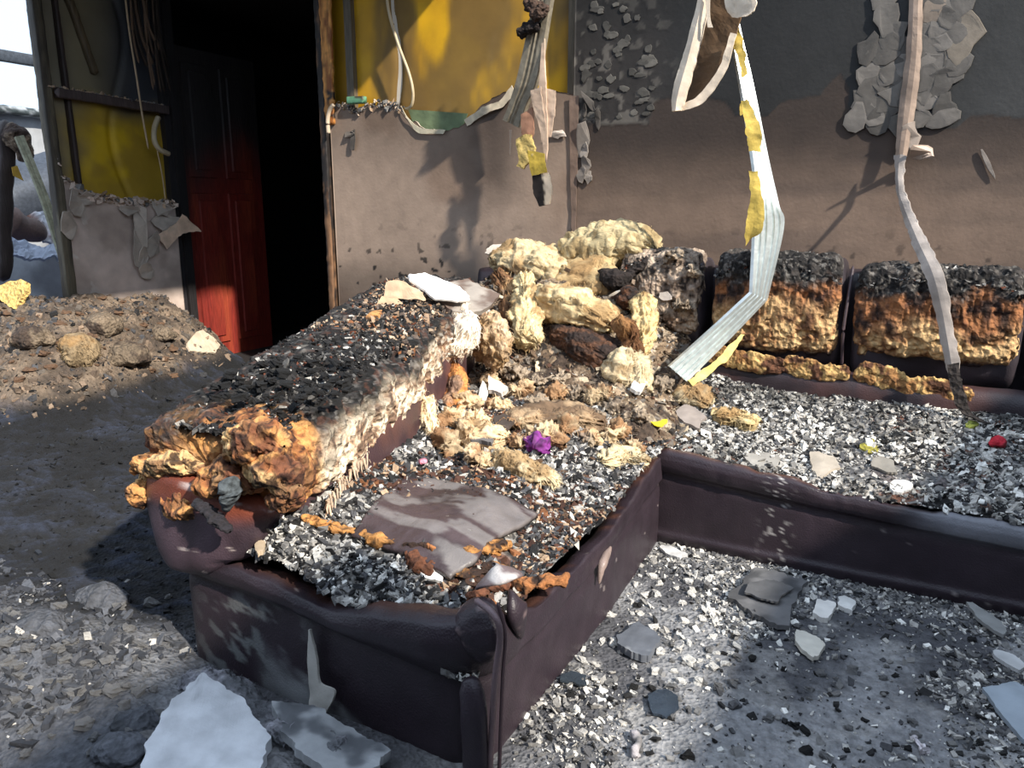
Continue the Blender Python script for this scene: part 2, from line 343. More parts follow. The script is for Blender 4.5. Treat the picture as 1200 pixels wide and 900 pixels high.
# lower plasterboard sheet, left, with its torn top edge
edge = [(386, 128), (400, 122), (416, 133), (440, 121), (470, 128), (480, 142), (500, 152), (525, 152), (545, 142), (560, 126), (575, 116), (590, 111), (625, 109), (672, 108)]
ex = [A(px, py, y=0)[0] for px, py in edge]; ez = [A(px, py, y=0)[2] for px, py in edge]
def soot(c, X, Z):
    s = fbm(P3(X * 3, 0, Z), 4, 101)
    c = mixc(c, c * .42, sst(.95, .72, Z) * .9)                                  # soot and the sofa's contact shade, painted into the wall foot
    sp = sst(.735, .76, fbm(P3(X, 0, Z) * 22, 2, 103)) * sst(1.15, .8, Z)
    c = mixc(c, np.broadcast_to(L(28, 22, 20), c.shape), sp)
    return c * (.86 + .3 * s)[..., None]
def col_left(X, Z):
    c = mixc(L(158, 137, 121), L(138, 116, 100), sst(.4, .6, fbm(P3(X, 0, Z) * 2.2, 4, 104)))
    c = mixc(c, c * .62, sst(1.25, 1.6, Z) * .9)
    c = mixc(c, np.broadcast_to(L(50, 40, 36), c.shape), .75 * np.exp(-((X + 2.02) / .14) ** 2) * sst(1.10, 1.3, Z + .12 * (fbm(P3(X, 0, Z) * 7, 2, 9) - .5)))  # cast shadow of the hanging stud, painted on the board
    return soot(c, X, Z)
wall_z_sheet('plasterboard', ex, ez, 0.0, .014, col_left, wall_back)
# right hand sheet, full height
bx = [(672, 148), (700, 146), (760, 146), (768, 118), (800, 112), (850, 118), (862, 135), (900, 137), (915, 120), (960, 112), (975, 95), (985, 88), (995, 100), (985, 120), (1000, 150), (1050, 152), (1120, 150), (1135, 138), (1175, 135), (1190, 140), (1215, 138), (1350, 140)]
bX = [A(px, py, y=0)[0] for px, py in bx]; bZ = [A(px, py, y=0)[2] for px, py in bx]
for i in range(1, len(bX)): bX[i] = max(bX[i], bX[i - 1] + .002)
def right_boundary(X): return np.interp(X, bX, bZ) + .02 * (fbm(P3(X, 0) * 26, 3, 110) - .5)
XS = -1.575
def flakes(X, Z):      # mottled peeled patches at the top left of this sheet and beside the taped joint
    f = fbm(P3(X, 0, Z) * 24, 3, 111)
    a = sst(-1.0, -1.25, X + .05 * (f - .5)); b = np.exp(-((X + .09 + .0 * Z) / .15) ** 4)
    return f, a, b
def col_right(X, Z):
    b = right_boundary(X); upm = sst(-.003, .003, Z - b)
    lo = mixc(L(122, 102, 88), L(106, 89, 78), sst(.4, .6, fbm(P3(X * .6, 0, Z * 4) * 2, 4, 112)))
    lo = mixc(lo, np.broadcast_to(L(48, 38, 33), lo.shape), sst(1.08, 1.5, Z) * .95)
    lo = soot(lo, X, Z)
    hi = mixc(L(35, 35, 36), L(60, 60, 60), sst(-.6, .3, X + .4 * (fbm(P3(X, 0, Z) * 3, 3, 113) - .5)))
    hi = hi * (.45 + 1.0 * fbm(P3(X, 0, Z) * 4, 5, 114))[..., None]
    f, a, bb = flakes(X, Z)
    hi = mixc(hi, np.broadcast_to(L(50, 45, 43), hi.shape), a * .9); hi = mixc(hi, np.broadcast_to(L(112, 106, 99), hi.shape), a * sst(.60, .64, f) * .8)
    c = mixc(lo, hi, upm)
    drips = sst(.68, .72, vn(P3(X * 30, 0, Z * 7), 118)) * sst(1.4, 2.0, Z) * sst(-1.0, -1.4, X)
    c = mixc(c, np.broadcast_to(L(22, 20, 20), c.shape), drips * .6)
    top = sst(1.85, 2.15, Z + .1 * fbm(P3(X, 0, Z) * 5, 3, 117)) * sst(-.2, -.9, X); return mixc(c, c * .35, top) * (1 - .25 * upm)[..., None]
def rel_right(X, Z):
    f, a, b = flakes(X, Z); upm = sst(-.004, .004, Z - right_boundary(X))
    return upm * (.0012 + .0016 * a * sst(.5, .62, f) + .001 * (fbm(P3(X, 0, Z) * 30, 3, 119) - .5))
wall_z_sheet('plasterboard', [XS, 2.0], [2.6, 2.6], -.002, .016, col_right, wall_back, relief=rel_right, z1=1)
# studs behind the broken sheet
for xx in (-2.98, -1.62): box('stud', (xx, .02, 0), (xx + .05, .055, 2.6), L(95, 85, 70), M_WOOD, wall_back)
# joint tape at the seam at x=-1.575 and cracked bead
def warm(c, s=0): return lambda V, D, u, a: np.asarray(c) * (.65 + .7 * fbm(V * 30, 3, s))[..., None]
ribbon('joint_tape', [((667, 112), (678, 112), -.012), ((668, 190), (677, 190), -.008), ((669, 240), (675, 240), -.01), ((670, 285), (674, 285), -.006)], M_PAPER, warm(L(120, 100, 88), 3), wall_back, th=.003, amp=.004, nw=4, rough_edge=.003)
ribbon('joint_tape', [((1066, -20), (1082, -20), -.02), ((1062, 60), (1080, 60), -.024), ((1054, 120), (1074, 120), -.03), ((1049, 185), (1062, 185), -.045)], M_PAPER, warm(L(150, 130, 115), 4), wall_back, prof=[(0, 0), (.3, .008), (.7, .01), (1, 0)], th=.003, amp=.006, nw=7, rough_edge=.003)

# flakes of skim coat curling off round the joint: separate pieces
def flake(name, px, py, w, h, y=-.012, seed=0, col=L(118, 112, 106), parent=wall_back, tilt=.015, axis='y', rot=0, **k):
    c = A(px, py, **{axis: y}); n = 11; th = np.linspace(0, 2 * math.pi, n, endpoint=False)
    r = .5 * (1 + .55 * (vn(P3(np.cos(th) * 1.7 + seed * 3.1, np.sin(th) * 1.7, seed), seed) - .5) * 1.6)
    s = w / FPX * np.dot(c - CAM, fw); t = h / FPX * np.dot(c - CAM, fw)
    lx, lz = r * np.cos(th) * s, r * np.sin(th) * t
    lx, lz = lx * math.cos(rot) - lz * math.sin(rot), lx * math.sin(rot) + lz * math.cos(rot)
    k3 = np.sin(th * 2 + seed) * tilt * .4 - lz / (t + 1e-6) * tilt * math.cos(seed) + .5 * tilt * np.cos(th + seed)
    def m(off, sc):
        a, b, d = lx * sc, lz * sc, k3 * sc - off
        return np.stack([a, d, b], 1) if axis == 'y' else np.stack([-d, a, b], 1)
    V = np.vstack([m(.004, 1), m(.0, 1.03), m(.0045, .85), m(-.001, .5) * 1]) + c
    F = []
    for i in range(n):
        j = (i + 1) % n; F += [(i, j, n + j, n + i), (2 * n + i, 2 * n + j, j, i), (n + i, n + j, 3 * n + j, 3 * n + i)]
    F = np.array(F); caps = [(2 * n, 2 * n + i, 2 * n + i + 1, 2 * n + i + 1) for i in range(1, n - 1)]
    tri = np.vstack([F[:, [0, 1, 2]], F[:, [0, 2, 3]], np.array([(c0, c1, c2) for c0, c1, c2, _ in caps]), np.array([(3 * n, 3 * n + i + 1, 3 * n + i) for i in range(1, n - 1)])])
    cc = np.repeat(col[None], 4 * n, 0) * (.8 + .4 * vn(V * 60, seed))[:, None]; cc[n:2 * n] = col * .6
    return obj(name, mesh(name, V, tri, cc, M_PAPER, False), parent, **k)
k = 0
rg = np.random.default_rng(3)
for side, cx, x0, x1 in ((0, 0, 1006, 1052), (1, 0, 1078, 1118)):
    for py in np.arange(4, 156, 17):
        for px in np.arange(x0, x1, 17):
            wv = 26 * math.sin(py * .02 + side); q = px + rg.uniform(-6, 6) + (wv - 10 if side == 0 else wv * .6 - 5)
            if side == 0 and py < 40 and px < 1030: continue
            k += 1; g = rg.uniform(84, 128)
            flake('skim_flake', q, py + rg.uniform(-5, 5), rg.uniform(20, 36), rg.uniform(22, 38), -.007 - .004 * rg.random(), seed=k, col=L(g, g * .95, g * .9) * .75, rot=rg.uniform(0, 3), tilt=.002 + .003 * rg.random())
flake('skim_flake', 1128, 40, 36, 62, -.010, 91, L(122, 112, 100), tilt=.003); flake('skim_flake', 1095, 8, 24, 34, -.010, 93, L(125, 112, 100), tilt=.003)
flake('skim_flake', 1080, 178, 26, 16, -.06, 94, L(185, 165, 150), tilt=.05); flake('skim_flake', 1064, 160, 22, 30, -.03, 95, L(165, 150, 138))
for i, (px, py, w, h, g) in enumerate([(683, 165, 14, 40, 118), (686, 195, 12, 22, 128), (684, 178, 12, 20, 150), (680, 205, 14, 18, 120), (690, 207, 10, 14, 132), (655, 157, 18, 10, 190), (692, 122, 7, 30, 70), (700, 140, 8, 26, 66), (685, 130, 6, 20, 80), (410, 157, 16, 8, 105), (414, 163, 7, 20, 80), (1158, 192, 5, 30, 128)]):
    flake('skim_flake', px, py, w, h, -.008, 120 + i, L(g, g * .93, g * .87), tilt=.001 if i == 11 else .012, rot=.5 if i == 11 else (.6 if i == 6 else 0))
# scatter of curled bits on the mottled part
for i in range(46):
    px, py = rg.uniform(682, 765), rg.uniform(5, 140); g = rg.uniform(85, 130)
    flake('skim_flake', px, py, rg.uniform(7, 16), rg.uniform(5, 11), -.003, 200 + i, L(g, g * .96, g * .9) * .55, tilt=.001)

# wooden jamb on the right of the door opening
def col_jamb(V, D, u, a):
    n = fbm(V * np.array([40, 40, 5]), 4, 130)
    c = mixc(L(30, 24, 22), L(120, 88, 62), sst(.5, .62, n)); o = sst(1.72, 1.84, V[..., 2] + .12 * (n - .5)) * sst(-3.10, -3.08, V[..., 0])
    return mixc(c, mixc(L(150, 88, 38), L(205, 140, 70), sst(.4, .6, n)), o)
trim = empty('trim_1', kind='structure')
lump('jamb_board', [(-3.135, .03, 0.02), (-3.135, .03, 2.6)], .022, .055, M_WOOD, col_jamb, trim, nu=300, nv=24, p=9, amp=.004, fr=40, cap=.004, world_up=(0, 1, 0), grain=(3, 4, .6))
lump('jamb_board', [(-3.085, -.012, 1.62), (-3.075, -.014, 2.6)], [.03, .05], .012, M_WOOD, lambda V, D, u, a: mixc(mixc(L(140, 82, 36), L(215, 150, 78), sst(.35, .6, fbm(V * np.array([50, 50, 12]), 4, 3))), np.broadcast_to(L(40, 28, 20), V.shape), sst(.58, .68, fbm(V * 14, 3, 5))), trim, nu=160, nv=24, p=5, amp=.012, fr=24, cap=.02, world_up=(0, 1, 0))

# opening, dark room behind ------------------------------------------
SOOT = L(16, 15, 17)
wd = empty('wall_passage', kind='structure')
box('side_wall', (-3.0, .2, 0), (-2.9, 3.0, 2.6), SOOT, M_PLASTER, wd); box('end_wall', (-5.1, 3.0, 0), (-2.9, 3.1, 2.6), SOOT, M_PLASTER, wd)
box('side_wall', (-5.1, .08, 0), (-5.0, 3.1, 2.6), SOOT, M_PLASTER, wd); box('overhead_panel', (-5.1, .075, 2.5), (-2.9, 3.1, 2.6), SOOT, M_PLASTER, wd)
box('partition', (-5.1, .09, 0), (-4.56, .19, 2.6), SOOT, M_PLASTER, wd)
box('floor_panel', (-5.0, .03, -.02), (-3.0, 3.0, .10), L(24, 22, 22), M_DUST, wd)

# left return wall, plane x = XL ---------------------------------
XL = -4.43
wall_left = empty('wall_left', kind='structure')
YN = -.80
def lpt(px, py): p = A(px, py, x=XL); return p[1], p[2]
def col_meml(X, Z):
    c = mixc(L(205, 168, 20), L(170, 138, 40), sst(.4, .6, fbm(P3(X, 0, Z) * 5, 4, 141)))
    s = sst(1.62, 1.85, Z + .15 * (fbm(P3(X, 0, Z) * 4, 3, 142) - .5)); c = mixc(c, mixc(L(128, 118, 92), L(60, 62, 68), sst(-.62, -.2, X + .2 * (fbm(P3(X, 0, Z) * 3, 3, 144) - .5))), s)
    g = sst(-.55, -.72, X + .2 * (fbm(P3(X, 0, Z) * 4, 3, 143) - .5)); c = mixc(c, np.broadcast_to(L(130, 124, 108), c.shape), g * (1 - .6 * sst(1.35, 1.25, Z)) * .8)
    return c
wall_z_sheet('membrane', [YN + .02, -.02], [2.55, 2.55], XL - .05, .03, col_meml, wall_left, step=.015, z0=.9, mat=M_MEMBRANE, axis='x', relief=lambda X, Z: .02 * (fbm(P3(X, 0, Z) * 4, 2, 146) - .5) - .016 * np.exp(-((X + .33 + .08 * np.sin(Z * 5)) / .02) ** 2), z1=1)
ll = [(60, 180), (72, 206), (84, 216), (100, 228), (118, 231), (140, 236), (165, 238), (190, 238), (208, 240)]
lw = [lpt(*q) for q in ll]; lw[0] = (YN, lw[0][1]); lw[-1] = (-.03, lw[-1][1])
for i in range(1, len(lw)): lw[i] = (max(lw[i][0], lw[i - 1][0] + .01), lw[i][1])
def col_pl(X, Z):
    c = mixc(L(205, 186, 174), L(176, 158, 146), sst(.4, .6, fbm(P3(X, 0, Z) * 4, 4, 151)))
    return mixc(c, np.broadcast_to(L(205, 195, 185), c.shape), sst(.62, .66, fbm(P3(X, 0, Z) * 9, 4, 152)) * sst(-.6, -.72, X))
wall_z_sheet('plasterboard', [q[0] for q in lw], [q[1] for q in lw], XL, .014, col_pl, wall_left, axis='x', step=.008, relief=lambda X, Z: .004 * (fbm(P3(X, 0, Z) * 20, 3, 153) - .5))
def col_stud(V, D, u, a): return mixc(L(96, 88, 72), L(60, 54, 46), sst(.4, .6, fbm(V * np.array([30, 30, 4]), 3, 160)))
lump('stud', [(XL - .02, YN - .01, 0), (XL - .02, YN - .0, 2.6)], .03, .03, M_WOOD, col_stud, wall_left, nu=160, nv=20, p=8, amp=.006, fr=16, cap=.004, world_up=(0, 1, 0))
lump('stud', [(XL - .03, YN + .14, 0.8), (XL - .03, YN + .12, 2.6)], .02, .012, M_WOOD, flat(L(52, 40, 36), 4), wall_left, nu=60, nv=16, p=8, amp=.004, fr=16, cap=.004, world_up=(0, 1, 0))
p0, p1 = A(64, 108, x=XL + .01), A(200, 130, x=XL + .01); p1[1] = min(p1[1], -.02)
lump('rail', [p0, p1], .02, .026, M_WOOD, flat(L(74, 62, 60), 6), wall_left, nu=80, nv=20, p=7, amp=.006, fr=24, cap=.01)
q0, q1 = A(72, 0, x=XL - .03), A(108, 85, x=XL - .03)
lump('brace', [A(74, -20, x=XL - .03), A(112, 88, x=XL - .03)], .02, .02, M_WOOD, flat(L(88, 74, 52), 6), wall_left, nu=40, nv=14, p=5, amp=.005, fr=20, cap=.02, world_up=(1, 0, 0))
box('corner_post', (XL - .12, -.045, 0), (XL - .005, .03, 2.6), L(34, 31, 33), M_WOOD, wall_left)
# mineral crumbs on the rail and on the torn board edge
def crumbs(name, P, lo, hi, pal, w, parent, fl=.7):
    o = obj(name, chipmesh(name, P, sizes(len(P), lo, hi), pick(len(P), pal, w), fl), parent, kind='stuff'); return o
n = 220; yy = rng.uniform(YN, -.05, n); P = np.stack([np.full(n, XL) + rng.uniform(-.03, .02, n), yy, np.interp(yy, [p0[1], p1[1]], [p0[2], p1[2]]) + .028], 1)
crumbs('plaster_crumbs', P, .008, .022, [TAN, GREY, DGREY], [2, 2, 1], wall_left)
n = 300; yy = rng.uniform(YN, -.03, n); P = np.stack([np.full(n, XL) + rng.uniform(-.03, .02, n), yy, np.interp(yy, [q[0] for q in lw], [q[1] for q in lw]) + rng.uniform(-.025, .02, n)], 1)
crumbs('plaster_crumbs', P, .01, .04, [TAN, L(205, 185, 170), GREY], [2, 3, 1], wall_left)
k = 300
for px, py, w, h in [(88, 238, 26, 30), (80, 265, 20, 36), (100, 232, 26, 14), (150, 247, 22, 12), (196, 262, 34, 20), (165, 262, 16, 46), (163, 290, 18, 44), (170, 300, 14, 26), (172, 318, 22, 20), (180, 288, 18, 30), (190, 245, 22, 18)]:
    k += 1; g = rg.uniform(165, 205); flake('torn_paper', px, py, w, h, XL + .03, k, L(g, g * .93, g * .86), parent=wall_left, tilt=.02, axis='x')
ribbon('torn_paper', [((183, 276), (196, 292), XL + .03), ((205, 262), (214, 274), XL + .10), ((214, 250), (236, 270), XL + .16)], M_PAPER, warm(L(205, 180, 158), 7), wall_left, th=.006, axis='x', amp=.01, nw=6, rough_edge=.01)

# door: opened leaf, charred above and red below ----------------------
door = empty('door_1', kind='structure')
def col_door(V):
    h = V[..., 2]; n = fbm(V * np.array([4, 6, 1.6]), 4, 170)
    t = sst(1.66, 1.05, h + .5 * (n - .5) - .35 * (V[..., 1] - .35))
    c = mixc(L(44, 40, 40), L(122, 37, 27), t)
    c = mixc(c, np.broadcast_to(L(36, 20, 18), c.shape), sst(.2, .0, V[..., 1]) * .6)
    c = mixc(c, np.broadcast_to(L(150, 62, 38), c.shape), t * sst(.58, .7, fbm(V * np.array([9, 26, 1.5]), 3, 172)) * .8)
    return c
def boxg(name, y0, y1, z0, z1, x0, x1, parent, step=.03):
    ny, nz = max(2, int((y1 - y0) / step)), max(2, int((z1 - z0) / step)); Y, Z = np.meshgrid(np.linspace(y0, y1, ny), np.linspace(z0, z1, nz), indexing='ij')
    e = np.minimum.reduce([(Y - y0), (y1 - Y), (Z - z0), (z1 - Z)]); X = np.where(e < 1e-6, x0, x1)
    ins = .006; Yc = np.where(e < 1e-6, Y, Y); V = np.stack([X, Yc, Z], -1)
    # duplicate the rim so that the raised field has steep sides
    V[1, :, 1] = np.minimum(V[1, :, 1], y0 + ins); V[-2, :, 1] = np.maximum(V[-2, :, 1], y1 - ins); V[:, 1, 2] = np.minimum(V[:, 1, 2], z0 + ins); V[:, -2, 2] = np.maximum(V[:, -2, 2], z1 - ins)
    return obj(name, mesh(name, V.reshape(-1, 3), gridfaces(ny, nz), col_door(V).reshape(-1, 3), M_WOOD, False), parent)
DX = XL - .05
box('leaf', (DX - .04, .03, .04), (DX, .80, 2.2), L(30, 22, 20), M_WOOD, door)
boxg('leaf_face', .03, .80, .04, 2.2, DX, DX + .004, door)
for y0, y1, z0, z1 in ((.14, .38, 1.36, 2.1), (.46, .70, 1.36, 2.1), (.14, .38, .2, 1.26), (.46, .70, .2, 1.26)):
    boxg('door_panel', y0, y1, z0, z1, DX + .003, DX + .018, door); boxg('door_panel_field', y0 + .05, y1 - .05, z0 + .05, z1 - .05, DX + .018, DX + .030, door)
boxg('moulding', .39, .41, .1, 2.1, DX + .003, DX + .022, door); boxg('moulding', .43, .45, .1, 2.1, DX + .003, DX + .022, door)
box('door_frame', (XL - .05, -.0, 0), (XL + .02, .06, 2.5), L(30, 27, 28), M_WOOD, door)

# unseen overhead slab, side wall and rear wall, added to block sun and sky
box('ceiling_blocker', (-4.56, -1.8, 2.62), (-1.9, .2, 2.7), L(120, 110, 100), M_PLASTER, kind='structure')
WR = 1.95
wr = empty('wall_right_blocker', kind='structure')
SW = L(110, 104, 98)
box('sill_blocker', (WR, -5.2, 0), (WR + .15, .2, 1.85), SW, M_PLASTER, wr); box('unseen_pier', (WR, -5.2, 1.85), (WR + .15, -3.40, 2.85), SW, M_PLASTER, wr)  # unseen; heights shaped to shade the floor and the sofa end
box('unseen_pier', (WR, -.02, 1.85), (WR + .15, .2, 2.6), SW, M_PLASTER, wr)

box('wall_front_blocker', (-4.5, -5.3, 0), (WR + .15, -5.15, 2.3), L(70, 66, 62), M_PLASTER, kind='structure')  # unseen, added to cut low sky light on the sofa end

# ================================================================ NEXT ROOM, seen past the end of the return wall
wfar = empty('wall_far', kind='structure')
FX = -8.2
zt = A(20, 135, x=FX)[2]
def col_far(X, Z): return mixc(L(150, 152, 155), L(100, 100, 104), sst(.4, .6, fbm(P3(X, 0, Z) * 2, 4, 180)))
wall_z_sheet('masonry', [-3.2, -2.6, -2.0, -1.6, -1.0, 2.5], [zt - .1, zt, zt + .04, zt - .02, zt + .1, zt], FX, .2, col_far, wfar, axis='x', step=.04)
zb = A(20, 70, x=FX)[2]
lump('window_bar', [(FX, -3.4, zb), (FX, 2.4, zb + .02)], .04, .055, M_DIRTSTEEL, flat(L(60, 66, 74), 2), wfar, nu=30, nv=14, p=6, amp=.004, cap=.01)
lump('window_sill', [(FX + .05, -3.4, zt), (FX + .05, 2.4, zt + .04)], .1, .04, M_DIRTSTEEL, flat(L(62, 70, 72), 2, dirt=L(170, 175, 180)), wfar, nu=200, nv=18, p=4, amp=.03, fr=6, cap=.01)
def A2(px, py, x): return A(px, py, x=x)
lump('bathtub', [A2(-20, 245, -6.9), A2(30, 228, -6.9), A2(75, 214, -6.9), A2(110, 212, -6.9)], [.3, .34, .34, .3], [.2, .26, .26, .2], M_DIRTSTEEL, flat(L(66, 72, 82), 5, .3, 3), None, nu=50, nv=30, amp=.05, fr=2, label='dark dented metal drum lying in the room beyond the wall end', cat='drum')
sheet('fallen_sheet', [A2(-10, 268, -6.0), A2(25, 286, -6.0), A2(70, 292, -6.0)], [A2(-10, 296, -5.8), A2(25, 303, -5.8), A2(72, 303, -5.8)], M_PAPER, flat(L(165, 172, 188), 6, .3, 3), th=.02, amp=.05, nw=10, label='pale curled sheet lying low in the room beyond, beside the leaning stud', cat='sheet')
sheet('fallen_sheet', [A2(15, 262, -6.4), A2(45, 250, -6.4), A2(80, 262, -6.4)], [A2(20, 278, -6.2), A2(50, 282, -6.2), A2(85, 292, -6.2)], M_PAPER, flat(L(190, 190, 195), 8, .3, 4, dirt=L(120, 78, 60), da=.52), th=.02, amp=.06, nw=12, label='white crumpled sheet with brown scorch in the room beyond', cat='sheet')
lump('scorched_bag', [A2(-15, 250, -6.2), A2(10, 262, -6.2), A2(50, 276, -6.2)], [.12, .16, .1], [.1, .13, .06], M_CLOTH, flat(L(100, 78, 70), 8, .4, 5), None, nu=40, nv=24, amp=.05, fr=5, label='brown scorched bag slumped behind the leaning stud', cat='bag')
ribbon('leaning_stud', [((18, 160), (28, 158), -5.1), ((45, 225), (54, 222), -5.0), ((70, 301), (82, 298), -4.9)], M_DIRTSTEEL, warm(L(150, 150, 130), 8), prof=[(0, -.015), (.02, 0), (.4, 0), (.5, -.006), (.6, 0), (.98, 0), (1, -.015)], axis='x', th=.004, label='grey steel stud leaning aslant in the opening at the far left', cat='stud')
cp = empty('burnt_post', label='brown burnt post with charred wrapping at the left edge of the photo', cat='post')
lump('post', [A2(4, 330, -5.3), A2(3, 240, -5.3), A2(6, 140, -5.3)], .05, .05, M_WOOD, flat(L(52, 42, 40), 9, .4, 9), cp, nu=50, nv=16, p=5, amp=.02, fr=8, world_up=(0, 1, 0))
lump('wrapping', [A2(8, 150, -5.2), A2(22, 165, -5.2), A2(34, 190, -5.2)], [.06, .09, .05], [.05, .07, .04], M_FOAM, flat(L(125, 108, 90), 10, .5, 14, dirt=L(60, 45, 38)), cp, nu=36, nv=24, amp=.04, fr=14)
sheet('scorched_cloth', [A2(14, 196, -5.18), A2(16, 206, -5.18)], [A2(20, 194, -5.18), A2(28, 212, -5.18)], M_PAPER, warm(L(205, 165, 70)), cp, n=8, th=.004, nw=4, amp=.01)

# ================================================================ FLOOR COVER
def col_floor(x, y, z):
    n = fbm(P3(x, y) * 5, 5, 190); m = fbm(P3(x, y) * 1.1, 3, 191); h = ridge(P3(x, y) * 22, 3, 15)
    c = mixc(L(76, 76, 80), L(130, 130, 132), sst(.38, .62, n))
    # black wet soot on the left, with bluish shade painted into the colour
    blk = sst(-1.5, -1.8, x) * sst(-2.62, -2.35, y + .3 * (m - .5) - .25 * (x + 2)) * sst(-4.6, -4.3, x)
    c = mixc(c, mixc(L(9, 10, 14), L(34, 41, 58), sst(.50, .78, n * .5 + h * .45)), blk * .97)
    he = sst(.2, .32, z) * sst(-2.6, -3.2, x)
    c = mixc(c, mixc(L(118, 103, 88), L(74, 64, 56), sst(.4, .62, fbm(P3(x, y, z) * 8, 4, 192))), he)
    nl = sst(-1.2, -1.6, x) * sst(-2.45, -2.7, y); c = mixc(c, mixc(L(80, 82, 88), L(58, 60, 66), sst(.4, .6, n)), nl)
    w = sst(.58, .66, fbm(P3(x, y) * 8, 4, 195)) * sst(-.9, -.75, x) * .5; c = mixc(c, np.broadcast_to(L(150, 148, 146), c.shape), w)
    return c
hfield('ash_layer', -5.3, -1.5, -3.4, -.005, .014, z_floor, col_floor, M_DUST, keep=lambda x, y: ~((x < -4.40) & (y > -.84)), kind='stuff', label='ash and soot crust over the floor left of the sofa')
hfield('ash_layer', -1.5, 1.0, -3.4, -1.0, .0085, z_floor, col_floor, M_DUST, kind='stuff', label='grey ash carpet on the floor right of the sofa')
hfield('ash_layer', -7.9, -5.12, -2.6, 2.4, .06, lambda x, y: .10 + .35 * sst(-5.4, -4.6, x) * sst(.2, -.3, y) + .08 * fbm(P3(x, y) * 5, 3, 5), lambda x, y, z: mixc(L(52, 62, 92), L(110, 120, 150), sst(.4, .6, fbm(P3(x * 2, y * 8), 4, 6))), M_DUST, kind='stuff', label='bluish ash over the floor of the room beyond')

def scatter(n, x0, x1, y0, y1, zf, dens=None):
    x, y = rng.uniform(x0, x1, n), rng.uniform(y0, y1, n)
    if dens is not None:
        k_ = rng.random(n) < dens(x, y); x, y = x[k_], y[k_]
    return np.stack([x, y, zf(x, y) + .002], 1)
P = scatter(46000, -.72, .75, -3.0, -1.12, z_floor, lambda x, y: np.clip(.12 + 1.3 * sst(.45, .62, fbm(P3(x, y) * 3.2, 3, 201)) * (sst(-2.0, -1.6, y) + sst(-.35, -.5, x)) + .7 * sst(-1.45, -1.2, y), 0, 1))
crumbs('floor_rubble', P, .0025, .017, [WHITE, PALE, GREY, DGREY, BLACK], [1.8, 2.6, 3.6, 3, 1.4], None, .5); bpy.data.objects['floor_rubble']['label'] = 'crumbs of plaster and char strewn on the floor before the sofa'
P = scatter(7500, -5.2, -3.3, -1.8, -.03, z_floor, lambda x, y: np.where((x < -4.37) & (y > -.86), 0, 1) * sst(.16, .3, z_floor(x, y)))
crumbs('heap_rubble', P, .005, .032, [L(140, 120, 102), L(96, 88, 80), DGREY, L(96, 82, 70), BLACK], [2, 2, 2, 4, 1], None, .7); bpy.data.objects['heap_rubble']['label'] = 'brown crumbs over the debris heap below the torn wall'
P = scatter(6500, -2.6, -1.55, -3.1, -2.35, z_floor, lambda x, y: .25 + .75 * sst(.45, .6, fbm(P3(x, y) * 4, 3, 203)))
crumbs('ash_crumbs', P, .004, .026, [L(84, 86, 92), L(66, 68, 74), L(48, 50, 56), PALE], [3, 3, 2, .25], None, .6); bpy.data.objects['ash_crumbs']['label'] = 'grey ash crumbs on the low heap at the near left'
P = scatter(4000, -3.9, -1.68, -2.5, -.8, z_floor, lambda x, y: .5 * np.ones_like(x))
crumbs('soot_crumbs', P, .004, .018, [L(9, 10, 12), L(16, 18, 23), L(32, 37, 46), GREY], [4, 4, 2, .06], None, .5); bpy.data.objects['soot_crumbs']['label'] = 'black soot crumbs over the dark floor left of the sofa'

